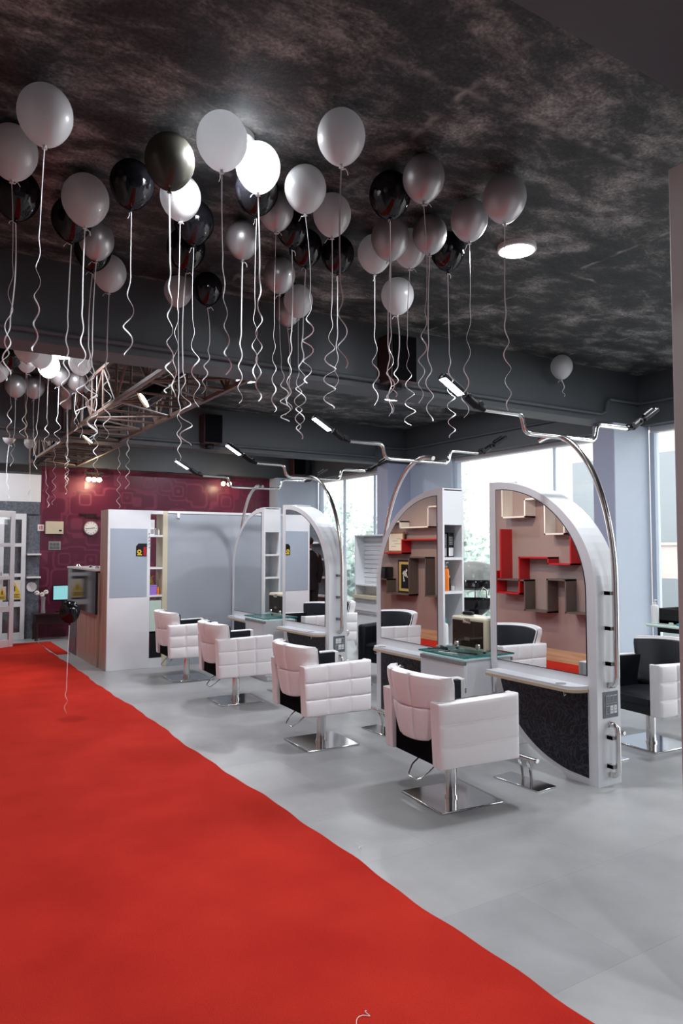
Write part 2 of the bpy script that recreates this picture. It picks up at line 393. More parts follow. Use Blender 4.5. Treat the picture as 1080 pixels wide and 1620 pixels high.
def light(name, kind, loc, energy, col=(1,1,1), size=0.2, rot=None, target=None, spot=None, parent=None, blend=0.6):
    l = bpy.data.lights.new(name, kind); l.energy = energy; l.color = col
    if kind == 'AREA': l.shape = 'DISK'; l.size = size
    else: l.shadow_soft_size = size
    if kind == 'SPOT': l.spot_size = spot; l.spot_blend = blend
    o = bpy.data.objects.new(name, l); COL.objects.link(o); o.location = loc
    if rot: o.rotation_euler = rot
    if target is not None: o.rotation_euler = (Vector(target)-Vector(loc)).to_track_quat('-Z', 'Y').to_euler()
    if parent is not None: o.parent = parent
    return o
def ell(cx, cz, a, b, t0, t1, n):
    return [(cx+a*math.cos(R(t0+(t1-t0)*k/n)), cz+b*math.sin(R(t0+(t1-t0)*k/n))) for k in range(n+1)]

# ------------------------------------------------------------------ room shell
XL, XR, YB, YF, ZC, ZB = 0.12, 7.40, -3.0, 13.25, 3.535, 2.95
struct('floor', MB().box((-2.2, YB, -0.1), (7.6, YF+0.2, 0)), M['floor'])
struct('ceiling', MB().box((-2.2, YB, ZC), (7.7, YF+0.2, ZC+0.15)), M['ceiling'])
struct('wall_left', MB().box((XL-0.12, 2.9, 0), (XL, YF, ZC)), M['taupe'])
struct('wall_left_return', MB().box((-2.2, 2.9, 0), (XL-0.12, 3.02, ZC)), M['taupe'])
struct('wall_left_near', MB().box((-2.3, YB, 0), (-2.2, 3.02, ZC)), M['grey_wall'])
struct('wall_front', MB().box((-2.3, YB-0.1, 0), (7.7, YB, ZC)), M['grey_wall'])
struct('wall_back', MB().box((2.08, YF, 0), (7.5, YF+0.12, ZC)), M['maroon'])
struct('wall_back_entrance', MB().box((XL-0.12, YF, 0), (2.08, YF+0.12, 2.33)).box((0.12, YF-0.03, 2.12), (2.06, YF, 2.33)), M['granite'])
struct('trim_1', MB().box((XL, YF-0.02, 2.33), (2.08, YF+0.12, 2.80)), M['white_wall'])
struct('trim_13', MB().box((XL, YF-0.01, 2.80), (2.08, YF+0.12, ZC)), M['beam'])
struct('trim_14', MB().box((XL, 11.5, 0.0), (XL+0.03, YF-0.04, ZB)), M['granite'])
struct('baseboard_left', MB().box((XL, 3.02, 0), (XL+0.015, YF, 0.17)), M['skirt_wood'])
# dark concrete beams across the room and along the window wall
struct('trim_2', MB().box((-2.2, 0.3, ZB), (7.4, 1.28, ZC)), M['beam'])
b1 = struct('trim_3', MB().box((XL, 5.20, ZB), (7.4, 5.50, ZC)), M['beam'])
struct('trim_4', MB().box((XL, 9.70, ZB), (7.4, 10.0, ZC)), M['beam'])
struct('trim_5', MB().box((XL, 13.0, ZB), (7.4, 13.25, ZC)), M['beam'])
struct('trim_6', MB().box((7.25, YB, ZB), (7.6, YF, ZC)), M['beam'])
struct('wall_back_corner', MB().box((6.45, 12.9, 0), (7.4, 13.25, ZB)), M['pale_blue'])
# columns at the window wall
struct('trim_7', MB().box((6.78, 5.18, 0), (7.4, 5.47, ZB)), M['pale_blue'], 0.004)
struct('trim_8', MB().box((6.772, 5.185, 0), (6.779, 5.465, ZB)), M['lilac'])  # darker sheet paints in shade on the face turned from the windows
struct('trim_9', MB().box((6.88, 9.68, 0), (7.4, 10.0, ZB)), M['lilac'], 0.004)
struct('wall_right', MB().box((7.35, 8.62, 0), (7.5, 9.68, ZB)), M['pale_blue'])
struct('wall_right_near', MB().box((7.4, YB, 0), (7.5, -0.5, ZB)), M['grey_wall'])
# windows
def window(n, y0, y1, mull):
    r = struct('window_%d' % n, MB().box((7.42, y0, 0.0), (7.50, y1, 0.06)).box((7.42, y0, ZB-0.07), (7.50, y1, ZB)), M['white_lam'])
    f = MB()
    for y in [y0+0.03, y1-0.03]: f.box((7.41, y-0.03, 0.06), (7.50, y+0.03, ZB-0.07))
    for y in mull: f.box((7.43, y-0.008, 0.06), (7.48, y+0.008, ZB-0.07))
    f.build('window_frame', M['pale_blue'], r)
    MB().box((7.452, y0+0.05, 0.05), (7.458, y1-0.05, ZB-0.06)).build('pane', M['glass_window'], r)
window(1, -0.5, 5.18, [0.9, 2.3, 3.7]); window(2, 5.47, 8.62, [6.64]); window(3, 10.0, 12.9, [10.9, 11.95])
# pipes under the beams
struct('trim_10', MB().tube([(0.5, 5.17, 3.02), (6.55, 5.17, 3.02), (6.62, 5.17, 3.05), (6.65, 5.17, 3.16), (6.70, 5.17, 3.20), (7.2, 5.17, 3.20), (7.22, 5.1, 3.2), (7.22, 1.4, 3.2)], 0.018), M['beam'])
struct('trim_11', MB().tube([(0.5, 9.66, 3.03), (6.6, 9.66, 3.03), (6.66, 9.66, 3.2), (7.2, 9.66, 3.2), (7.22, 9.6, 3.2), (7.22, 5.5, 3.2)], 0.018), M['beam'])
# tall taupe door frame at the right edge
struct('trim_12', MB().box((2.36, 1.43, 0), (2.50, 1.55, 2.93)).box((2.395, 1.30, 0), (3.6, 1.44, 3.0)), M['panel_wood'], 0.004)
MB().tube([(2.375, 1.50, 1.62), (2.36, 1.46, 1.60), (2.36, 1.46, 1.48), (2.375, 1.50, 1.46)], 0.008).build('handle', M['black'], bpy.data.objects['trim_12'])

# carpets
def carpet_edge(y): return 1.97+0.012*math.sin(y*2.1)+0.008*math.sin(y*6.3+1)+0.004*math.sin(y*17)
m = MB(); pts = [(0.14, -2.0)]+[(carpet_edge(-2+0.06*k), -2+0.06*k) for k in range(245)]+[(0.14, 12.64)]
m.prism(pts, 0.0, 0.008, 'xy')
tag(m.build('carpet', M['carpet']), 'long bright red carpet runner lying on the grey tiles', 'carpet')
tag(MB().box((1.995, 11.05, 0.0), (2.17, 12.6, 0.008)).build('carpet', M['carpet']), 'narrow dark red carpet strip at the far entrance, beside the end of the long runner', 'carpet')
# scrap threads on the carpet
for k, (x, y, rz) in enumerate([(1.33, 2.03, 0.3), (2.06, 3.15, 1.2)]):
    pt = [(x+0.05*math.cos(rz)*t+0.012*math.sin(t*5), y+0.05*math.sin(rz)*t+0.012*math.cos(t*7), 0.011) for t in [i/10-0.5 for i in range(16)]]
    tag(MB().tube(pt, 0.0012, 5).build('thread_scrap', M['ribbon']), ['small white thread scrap lying on the middle of the red carpet', 'small white thread scrap at the right edge of the red carpet'][k], 'scrap')

# ------------------------------------------------------------------ ceiling lamps
DISCS = [(1.31, 3.16, 'round ceiling lamp glowing behind the brightest white balloons'), (3.42, 3.34, 'round white ceiling lamp below the pearl balloon, over the nearest chair'),
         (5.52, 3.34, 'round ceiling lamp over the right-hand chairs near the windows'), (1.36, 7.66, 'round ceiling lamp above the far left balloon cluster'),
         (3.42, 7.66, 'round ceiling lamp at the tip of the roof truss'), (5.50, 7.60, 'round ceiling lamp in the second bay beside the windows'),
         (1.36, -0.9, 'added round fill lamp, unseen behind the near beam on the left'), (4.4, -0.9, 'added round fill lamp, unseen behind the near beam on the right'),  # both added out of view as fill light
         (4.6, 11.4, 'round ceiling lamp over the far bay in front of the maroon wall'),
         (0.85, 11.9, 'round ceiling lamp over the entrance at the far left'),
         (2.9, -0.35, 'added unseen round lamp just behind the near beam, brightening the door frame')]  # last one added out of view to brighten the door frame
for x, y, lab in DISCS:
    t = thing('ceiling_lamp', lab, 'ceiling lamp', (x, y, ZC))
    MB().lathe([(0.125, 0.0), (0.128, -0.03), (0.122, -0.036)], seg=40).build('rim', M['white'], t)
    MB().lathe([(0.116, -0.034), (0.112, -0.0375), (0.06, -0.039)], seg=40).build('diffuser', M['disc'], t)
    light('lamp_light', 'AREA', (0, 0, -0.045), 42, (0.93, 0.96, 1.0), 0.23, parent=t)

# ------------------------------------------------------------------ styling stations
WU = 0.98
def umap(y0, s): return lambda u: y0+s*u
def outline():
    # half shape in (u, z): straight outer side at u=0, arch and foot curve towards u=WU
    top = ell(WU-0.02, 1.25, WU-0.02, 0.80, 180, 90, 22)           # (0,1.25) -> (WU-.02, 2.05)
    low = ell(0.12, 0.74, WU-0.12, 0.72, 0, -78, 18)               # (WU,.74) -> near floor
    return top+[(WU, 2.05)]+low+[(0.26, 0.0), (0.0, 0.0)]
def mirror_poly(e=0.0):
    top = ell(0.90, 1.24, 0.82+e, 0.745+e, 180, 90, 22)
    return top+[(0.905+e, 1.985+e), (0.905+e, 0.71-e), (0.08-e, 0.71-e)]
def lam_poly():
    low = ell(0.10, 0.70, 0.79, 0.655, -8, -80, 16)
    return [(0.075, 0.61), (0.885, 0.61)]+low+[(0.075, 0.045)]
def station(y0, s, ub, label, bars=True):
    Y = umap(0, s)
    t = thing('styling_station', label, 'mirror station', (4.0, y0, 0))
    XF, XB = -0.12, 0.11      # local x of the two faces
    mb = MB(); o = [(Y(u), z) for u, z in outline()]
    mb.prism(o, XF, XF+0.02); mb.prism(o, XB-0.02, XB)
    # rim following the outline except the open shelf side
    rim = outline()
    def strip(pl, th=0.02):
        for (u0, z0), (u1, z1) in zip(pl, pl[1:]):
            du, dz = u1-u0, z1-z0; L = math.hypot(du, dz)
            if L < 1e-6: continue
            nx, nz = -dz/L*th, du/L*th
            # point inward (towards the middle of the shape)
            if (0.5-(u0+u1)/2)*nx+(1.0-(z0+z1)/2)*nz < 0: nx, nz = -nx, -nz
            mb.prism([(Y(u0), z0), (Y(u1), z1), (Y(u1+nx), z1+nz), (Y(u0+nx), z0+nz)], XF+0.02, XB-0.02)
    strip([rim[-1]]+rim[:24]); strip(rim[24:-1]+[(0.0205, 0.0)])
    # shelf tower inside the inner side
    mb.box((XF+0.02, Y(WU-0.30), 0.30), (XB-0.02, Y(WU-0.28), 2.0))
    mb.box((XF+0.02, Y(WU-0.28), 1.74), (XB-0.02, Y(WU), 2.04))
    for z in (1.455, 1.17, 0.70): mb.box((XF+0.02, Y(WU-0.28), z-0.011), (XB-0.02, Y(WU), z+0.011))
    mb.box((XF+0.02, Y(WU-0.02), 0.45), (XB-0.02, Y(WU), 0.69))
    mb.build('body', M['white_lam'], t, 0.0)
    for xf, d in ((XF, -1), (XB, 1)):
        MB().prism([(Y(u), z) for u, z in mirror_poly(0.006)], xf, xf+d*0.002).build('mirror_recess_shade', M['mirror_recess_shade'], t)  # dark border stands in for the shade of a recessed mirror
        MB().prism([(Y(u), z) for u, z in mirror_poly()], xf+d*0.0015, xf+d*0.004).build('mirror', M['mirror'], t, smooth=False)
        MB().prism([(Y(u), z) for u, z in lam_poly()], xf, xf+d*0.003).build('dark_panel', M['black_lam'], t)
        # counter with rounded outer corner
        dp = 0.125; cu = ell(0.16, 0.0, 0.09, dp, 180, 90, 8)
        pl = [(xf+d*abs(z), Y(u)) for u, z in [(0.07, 0.0)]+cu[1:]+[(0.90, dp), (0.90, 0)]]
        c = MB().prism(pl, 0.618, 0.642, 'xy').build('counter', M['white_lam'], t, 0.002)
        pl2 = [(xf+d*(abs(z)+(0.004 if z > 0.01 else 0)), Y(u-(0.004 if u < 0.2 else 0))) for u, z in [(0.07, 0.0)]+cu[1:]+[(0.90, dp), (0.90, 0)]]
        MB().prism(pl2, 0.600, 0.620, 'xy').build('counter_edge', M['beige_edge'], c)
        MB().lathe([(0.035, 0), (0.035, 0.002)], (xf+d*0.09, Y(0.22), 0.642)).build('grommet', M['grey_alu'], c)
        hk = MB().tube([(xf+d*0.11, Y(0.18), 0.608), (xf+d*0.11, Y(0.18), 0.585), (xf+d*0.12, Y(0.165), 0.575), (xf+d*0.125, Y(0.15), 0.585)], 0.004, 6)
        hk.build('hook', M['chrome'], c)
    # socket plate
    e = -s*0.004
    pl = MB().box((-0.068, -s*0.0, 0.435), (0.082, e, 0.605)).build('socket_plate', M['plate_grey'], t, 0.002)
    for i in range(3):
        for j in range(2):
            x = -0.042+i*0.037; z = 0.462+j*0.066
            dark = (i == 0 and j == 0) or (j == 1 and (i == 2 or (s > 0 and y0 < 5)))
            q = MB().box((x, e, z), (x+0.032, e-s*0.004, z+0.052)).build('socket_module', M['white'], pl, 0.0015)
            MB().box((x+0.003, e-s*0.004, z+0.003), (x+0.029, e-s*0.0055, z+0.049)).build('socket_insert', M['plate_grey'] if dark else M['white'], q)
            k = MB()
            for (dx, dz) in ((0.016, 0.036), (0.010, 0.018), (0.022, 0.018)): k.box((x+dx-0.0022, e-s*0.005, z+dz-0.004), (x+dx+0.0022, e-s*0.0065, z+dz+0.004))
            k.build('socket_hole', M['grey_alu'] if dark else M['plate_grey'], q)
    # handles and arched tube on the end face
    def rail(pts, name, r, mounts):
        o = MB().tube(pts, r, 12).build(name, M['chrome'], t)
        for z in mounts:
            MB().box((-0.035, 0.0, z-0.011), (-0.008, -s*0.05, z+0.011)).box((-0.035, 0, z-0.013), (-0.02, -s*0.045, z+0.013)).build('bracket', M['grey_alu'], o)
    hx = 0.008
    def curve(p, n=6):
        return p
    low = [(-0.0, Y(0.0), 0.395), (0.0, Y(-0.03), 0.393), (hx, Y(-0.05), 0.375), (hx, Y(-0.055), 0.34), (hx, Y(-0.055), 0.12), (hx, Y(-0.05), 0.085), (0.0, Y(-0.03), 0.07), (0.0, Y(0), 0.068)]
    rail(low, 'lower_handle', 0.018, (0.13, 0.315))
    arc = ell(ub+0.10, 1.30, ub+0.16, 1.055, 180, 79, 26)
    pts = [(0, Y(0.0), 0.645), (0, Y(-0.03), 0.65), (0, Y(-0.052), 0.67), (0, Y(-0.06), 0.71), (0, Y(-0.06), 1.0)]+[(0, Y(u), z) for u, z in arc]
    rail(pts, 'arched_tube', 0.020, (0.79, 1.02, 1.25))
    yb = Y(ub)
    bar = []
    for sg in (-1, 1):
        seq = [(0.75, 2.46), (0.43, 2.458), (0.40, 2.452), (0.382, 2.43), (0.372, 2.39), (0.36, 2.355), (0.335, 2.337), (0.30, 2.333)]
        if sg == 1: seq = seq[::-1]
        bar += [(sg*a, yb, z) for a, z in seq]
    MB().tube(bar, 0.016, 12).cyl((0, yb-0.0, 2.333), (0.035, yb, 2.333), 0.019).build('light_bar', M['chrome'], t)
    for sg in (-1, 1):
        br = MB().cyl((sg*0.73, yb, 2.46), (sg*0.80, yb, 2.475), 0.02).cyl((sg*0.78, yb-0.03, 2.485), (sg*0.78, yb+0.03, 2.485), 0.022)
        br.cyl((sg*0.80, yb, 2.475), (sg*0.90, yb, 2.535), 0.026).cyl((sg*0.88, yb-0.035, 2.53), (sg*0.88, yb+0.035, 2.53), 0.014)
        br.build('lamp_bracket', M['black'], t, 0.003)
        hd = MB().box((-0.10, -0.038, -0.014), (0.10, 0.038, 0.014)).build('lamp_head', M['black'], t, 0.006)
        hd.location = (sg*1.00, yb, 2.59); hd.rotation_euler = (R(-12)*0, -sg*R(30), 0)
        MB().cyl((-0.06, 0.0, 0.02), (0.06, 0, 0.02), 0.016).build('heat_sink', M['black'], hd)
        cp = MB().cyl((sg*0.10, 0, 0), (sg*0.108, 0, 0), 0.016).build('end_cap', M['chrome'], hd)
        lens = MB().box((-0.088, -0.030, -0.0145), (0.088, 0.030, -0.018))
        lens.build('lamp_lens', M['led'] if sg < 0 else M['black'], hd)
        if sg < 0:
            light('head_light', 'AREA', (0, 0, -0.03), 7, (0.88, 0.93, 1.0), 0.12, parent=hd)
    return t
station(3.13, 1, 0.37, 'arched mirror station nearest the camera, tall mirror curving down to the right')
station(5.65, -1, 0.49, 'left-hand arched mirror of the near pair, with open shelves holding bottles')
st3 = station(6.58, 1, 0.50, 'right-hand arched mirror of the far pair, reflecting a person in a dark suit')
st3.rotation_euler.z = R(3.2); st3.location.x += 0.027
station(9.10, -1, 0.46, 'leftmost arched mirror station beside the grey partition, reflecting plain grey')

# ------------------------------------------------------------------ drawer units between the mirrors
def drawer_unit(y0, label):
    t = thing('drawer_cabinet', label, 'cabinet', (3.99, y0, 0))
    x0, x1 = -0.36, 0.36; y1 = 0.535
    MB().box((x0+0.02, 0, 0.06), (x1-0.02, y1, 0.70)).box((x0+0.05, 0.02, 0), (x1-0.05, y1-0.02, 0.06)).build('carcass', M['white_lam'], t, 0.002)
    for sg in (-1, 1):
        for k in range(3):
            z1 = 0.695-k*0.205
            d = MB().box((sg*0.34, 0.004, z1-0.198), (sg*0.36, y1-0.004, z1-0.03)).build('drawer', M['white_gloss'], t, 0.002)
            MB().box((sg*0.34, 0.004, z1-0.028), (sg*0.368, y1-0.004, z1-0.002)).build('handle', M['grey_alu'], d, 0.002)
    g = MB().box((x0-0.01, -0.009, 0.715), (x1+0.01, y1+0.009, 0.727)).build('glass_top', M['glass_teal'], t)
    e = MB()
    e.box((x0-0.012, -0.010, 0.7155), (x0-0.009, y1+0.010, 0.7265)); e.box((x1+0.009, -0.010, 0.7155), (x1+0.012, y1+0.010, 0.7265))
    e.box((x0-0.012, -0.010, 0.7155), (x1+0.012, -0.007, 0.7265)); e.box((x0-0.012, y1+0.007, 0.7155), (x1+0.012, y1+0.010, 0.7265))
    e.build('glass_edge', M['teal_edge'], g)
    f = MB()
    for x in (-0.28, 0.28):
        for y in (0.06, y1-0.06): f.cyl((x, y, 0.70), (x, y, 0.715), 0.012)
    f.build('spacer', M['chrome'], t)
    return t
drawer_unit(4.125, 'white drawer cabinet with teal-edged glass top, between the near pair of mirrors')
drawer_unit(7.575, 'white drawer cabinet with glass top, between the far pair of mirrors')

def steriliser(x, y, label):
    t = thing('steriliser_box', label, 'steriliser', (x, y, 0.727))
    hw, d, h = 0.20, 0.22, 0.27
    s = MB().box((0, -hw, 0.012), (d, hw, h)).build('shell', M['cream'], t, 0.018, seg=4)
    dr = MB().prism([(-hw+0.025, 0.04), (-hw+0.05, 0.04), (-hw+0.055, 0.07), (-hw+0.075, 0.085), (-hw+0.095, 0.07), (-hw+0.10, 0.04), (hw-0.10, 0.04), (hw-0.095, 0.07), (hw-0.075, 0.085), (hw-0.055, 0.07), (hw-0.05, 0.04), (hw-0.025, 0.04), (hw-0.025, 0.235), (-hw+0.025, 0.235)], -0.006, -0.001)
    door = dr.build('door', M['smoked'], t)
    MB().box((-0.001, -hw+0.02, 0.036), (0.001, hw-0.02, 0.24)).build('door_recess', M['black'], t)
    MB().box((-0.012, -0.045, 0.222), (-0.006, 0.045, 0.238)).build('door_handle', M['chrome'], door, 0.002)
    MB().box((-0.003, -0.03, 0.246), (0.0, 0.03, 0.258)).build('name_plate', M['grey_alu'], t)
    MB().box((-0.0075, -0.03, 0.085), (-0.006, 0.03, 0.11)).build('label_plate', M['grey_shelf'], door)
    for sg in (-1, 1): MB().cyl((-0.006, sg*(hw-0.075), 0.048), (-0.014, sg*(hw-0.075), 0.048), 0.026, 0.022).build('knob', M['chrome'], t)
    f = MB()
    for a in (0.03, d-0.03):
        for b in (-hw+0.04, hw-0.04): f.cyl((a, b, 0), (a, b, 0.014), 0.012)
    f.build('foot', M['black'], t)
    return t
steriliser(3.87, 4.36, 'cream steriliser box with smoked brown door, on the near glass top')
steriliser(3.90, 7.82, 'cream steriliser box with dark door, on the far glass top')
# things on the near glass top and the shelves
pts = []
for k in range(70):
    a = k/69
    pts.append((3.70+0.05*math.sin(a*9)+0.06*a, 4.60-0.42*a+0.05*math.cos(a*11), 0.7315))
tag(MB().tube(pts, 0.0035, 6).build('power_cord', M['black']), 'black looping power cord lying on the near glass top', 'cord')
t = thing('hair_straightener', 'black hair straightener lying on the near glass top', 'hair tool', (3.80, 4.60, 0.741), R(70))
MB().box((-0.13, -0.012, -0.012), (0.0, 0.012, 0.002)).box((-0.13, -0.010, 0.002), (0.02, 0.010, 0.010)).build('handle', M['black'], t, 0.004)
MB().box((0.0, -0.011, -0.012), (0.10, 0.011, 0.0)).build('plate', M['grey_alu'], t, 0.002)
t = thing('hair_clipper', 'small black hair clipper on top of the cream steriliser', 'clipper', (3.97, 4.46, 1.012), R(100))
MB().box((-0.05, -0.018, -0.012), (0.05, 0.018, 0.016)).build('body', M['black'], t, 0.008)
MB().box((0.05, -0.016, -0.004), (0.062, 0.016, 0.004)).build('blade', M['chrome'], t)
t = thing('hair_comb', 'small white comb lying on the near glass top beside the cord', 'comb', (3.68, 4.38, 0.7295), R(110))
c = MB().box((-0.08, 0.0, -0.001), (0.08, 0.008, 0.002))
for k in range(26): c.box((-0.078+k*0.006, -0.02, -0.001), (-0.0755+k*0.006, 0.0, 0.001))
c.build('teeth', M['white'], t)

def carton(x, y, z, h, w_, mat, lab):
    t = thing('product_carton', lab, 'carton', (x, y, z))
    MB().box((-w_/2, -0.035, 0), (w_/2, 0.035, h)).build('box', mat, t, 0.002)
    k = MB().box((-w_/2+0.008, -0.036, 0.01), (w_/2-0.008, -0.0352, h*0.38))
    for j in range(5): k.box((-w_/2+0.012, -0.036, h*(0.52+0.07*j)), (w_/2-0.014, -0.0354, h*(0.535+0.07*j)))
    k.build('printed_label', M['white'] if w_ > 0.06 else M['grey_alu'], t)
carton(3.945, 4.76, 1.467, 0.20, 0.055, M['gloss_black'], 'narrow black carton on the top shelf, left of the wider one')
carton(4.025, 4.77, 1.467, 0.21, 0.065, M['black'], 'black carton with white lower label on the top shelf')
def bottle(name, x, y, z, r, h, mat, cap, lab, pump=False, group=None):
    t = thing(name, lab, 'bottle', (x, y, z), 0, group)
    MB().lathe([(r*0.9, 0), (r, 0.004), (r, h*0.72), (r*0.85, h*0.8), (r*0.35, h*0.84), (r*0.35, h*0.88)], seg=18).build('bottle_body', mat, t)
    c = MB()
    if pump:
        c.cyl((0, 0, h*0.88), (0, 0, h*0.93), r*0.45).cyl((0, 0, h*0.93), (0, 0, h*1.02), r*0.12).box((-r*0.2, -r*0.2, h*1.02), (r*1.0, r*0.2, h*1.06))
    else:
        c.cyl((0, 0, h*0.86), (0, 0, h), r*0.5, r*0.42)
    c.build('cap', cap, t); return t
bottle('spray_bottle', 3.965, 4.73, 1.181, 0.024, 0.23, M['orange'], M['white'], 'orange bottle with white cap on the middle shelf', True)
bottle('shaving_brush', 4.01, 4.75, 1.181, 0.020, 0.13, M['gloss_black'], M['cream'], 'dark shaving brush with pale bristles beside the orange bottle')
tag(MB().lathe([(0.022, 0), (0.024, 0.004), (0.026, 0.038), (0.023, 0.038), (0.021, 0.008)], (4.055, 4.76, 1.181)).build('glass_cup', M['white']), 'small clear cup on the middle shelf beside the shaving brush', 'cup')
bottle('spray_bottle', 3.95, 4.74, 0.711, 0.034, 0.24, M['white'], M['teal_plastic'], 'white spray bottle with blue top behind the near steriliser', False)

# ------------------------------------------------------------------ salon chairs (local: sitter looks towards +x)
def make_chair(label, nx=3):
    t = thing('salon_chair', label, 'chair')
    # base
    MB().box((-0.225, -0.225, 0.0), (0.225, 0.225, 0.012)).build('base_plate', M['polished'], t, 0.004)
    MB().cyl((0, 0, 0.012), (0, 0, 0.22), 0.037, seg=28).cyl((0, 0, 0.012), (0, 0, 0.026), 0.045, seg=28).cyl((0, 0, 0.22), (0, 0, 0.285), 0.030, seg=24).build('hydraulic_column', M['chrome'], t)
    MB().box((-0.13, -0.10, 0.262), (0.13, 0.10, 0.285)).build('seat_bracket', M['black'], t, 0.004)
    lv = [(-0.10, 0.03, 0.27), (-0.20, 0.05, 0.262), (-0.25, 0.05, 0.225), (-0.295, 0.02, 0.185), (-0.305, 0.0, 0.178), (-0.305, -0.09, 0.178), (-0.295, -0.11, 0.185), (-0.25, -0.13, 0.222), (-0.20, -0.135, 0.262), (-0.10, -0.10, 0.27)]
    MB().tube(lv, 0.0055, 8).build('foot_pump_lever', M['chrome'], t)
    # seat
    MB().box((-0.20, -0.215, 0.285), (0.27, 0.215, 0.36)).build('seat_base', M['black_leather'], t, 0.01)
    def fs(u, v, d): return (-0.19+0.47*u, -0.212+0.424*v, 0.355+d)
    MB().pad(fs, 24, 24, 1, 1, 0.035, 0.05, 0.3).build('seat_cushion', M['black_leather'], t)
    # arms
    for sg in (-1, 1):
        a = MB()
        def fa(u, v, d, sg=sg):
            x = -0.285+0.565*u-0.02*v*(1-u)
            z = 0.285+(0.375+0.015*u)*v
            return (x, sg*(0.262+d), z)
        a.pad(fa, 42, 42, nx, 3, 0.018, 0.050, 0.26)
        a.prism([(-0.285, 0.285), (-0.250, 0.285), (-0.268, 0.659), (-0.303, 0.659)], sg*0.222, sg*0.266, 'xz')
        a.prism([(0.245, 0.285), (0.278, 0.285), (0.278, 0.673), (0.245, 0.672)], sg*0.222, sg*0.266, 'xz')
        arm = a.build('armrest', M['leather'], t, 0.006)
        b = MB()
        def fb(u, v, d, sg=sg): return (-0.258+0.503*u-0.012*v*(1-u), sg*(0.262-d), 0.29+(0.366+0.01*u)*v)
        b.pad(fb, 20, 14, 1, 1, 0.005, 0.038, 0.3)
        b.build('arm_lining', M['black_leather'], arm)
    # rear apron
    MB().box((-0.262, -0.222, 0.285), (-0.235, 0.222, 0.52)).build('rear_apron', M['grille'], t, 0.003)
    # back
    def fback(u, v, d, side=-1):
        uu = 2*u-1
        zb = 0.405+0.05*abs(uu)**4
        zt = 0.800+0.012*(1-uu*uu)
        z = zb+(zt-zb)*v
        wdt = (0.232+0.070*min(1, max(0, (z-0.45)/0.30)))
        if side > 0: wdt -= 0.012; z = min(z, zt-0.018)
        y = wdt*uu
        x = -0.140-0.12*(1-abs(uu)**2.2)-0.16*(z-0.42)
        return (x+side*d+0.0, y, z)
    MB().pad(lambda u, v, d: fback(u, v, d, -1), 60, 44, 3, 2, 0.026, 0.048, 0.22).build('backrest', M['leather'], t)
    MB().pad(lambda u, v, d: fback(u, v, d, 1), 28, 20, 1, 1, 0.030, 0.030, 0.25).build('back_cushion', M['black_leather'], t)
    bd = [(u_, 0.0) for u_ in [k/12 for k in range(13)]]+[(1.0, k/10) for k in range(1, 11)]+[(1-k/12, 1.0) for k in range(1, 13)]+[(0.0, 1-k/10) for k in range(1, 10)]
    MB().tube([fback(a, b, 0.010, 1) for a, b in bd]+[fback(0, 0, 0.010, 1)], 0.007, 8).build('piping', M['leather'], t)
    return t
CH = [(2.96, 3.50, 1, 0, 'white quilted salon chair nearest the camera, black seat, seen from behind'),
      (2.91, 5.02, 3, 0, 'white quilted salon chair second from the camera, in front of the shelf mirror'),
      (2.96, 6.84, 3, 0, 'white quilted salon chair third from the camera, in front of the far right mirror'),
      (2.96, 8.30, 3, 0, 'white quilted salon chair farthest left, beside the grey partition'),
      (5.12, 3.62, 3, PI, 'black and white salon chair at the right edge, facing the camera side'),
      (5.08, 5.15, 3, PI, 'black-seated salon chair hidden behind the near mirror station'),
      (5.08, 8.60, 3, PI, 'black-seated salon chair behind the leftmost mirror station')]
pa = make_chair('', 1); pb = make_chair('', 3)
ua = ub_ = False
for x, y, nx, rz, lab in CH:
    if nx == 1: o = pa
    else:
        o = pb if not ub_ else copy_tree(pb); ub_ = True
    o.location = (x, y, 0); o.rotation_euler = (0, 0, rz+R({3.50: -5, 3.62: -4}.get(y, -3))); o['label'] = lab
    o['group'] = 'salon chairs at the mirror stations'

def footrest(x, y, rz, lab):
    t = thing('footrest', lab, 'footrest', (x, y, 0), rz, 'chrome footrests on the floor')
    MB().box((-0.09, -0.19, 0), (0.09, 0.19, 0.010)).build('base_plate', M['polished'], t, 0.003)
    for dy in (-0.035, 0.035):
        pts = [(0.03-0.09*(1-math.cos(R(a))), dy, 0.01+0.17*math.sin(R(a))) for a in range(0, 91, 9)]
        MB().tube(pts, 0.010, 10).build('curved_leg', M['chrome'], t)
    MB().cyl((-0.07, -0.17, 0.188), (-0.07, 0.17, 0.188), 0.014).cyl((-0.035, -0.15, 0.182), (-0.035, 0.15, 0.182), 0.008).build('foot_bar', M['chrome'], t)
footrest(3.56, 3.47, R(4), 'chrome footrest on a plate in front of the nearest chair')
footrest(3.52, 5.04, R(2), 'chrome footrest on a plate between the second chair and the shelf mirror')
footrest(3.55, 6.95, R(2), 'chrome footrest in front of the third chair from the camera')
footrest(3.55, 8.42, R(2), 'chrome footrest in front of the farthest chair')
footrest(4.50, 3.62, PI, 'chrome footrest behind the nearest mirror, for the right-hand chair')
footrest(4.50, 5.15, PI, 'chrome footrest behind the shelf mirror, window side')
footrest(4.50, 6.95, PI, 'chrome footrest behind the far right mirror, window side')

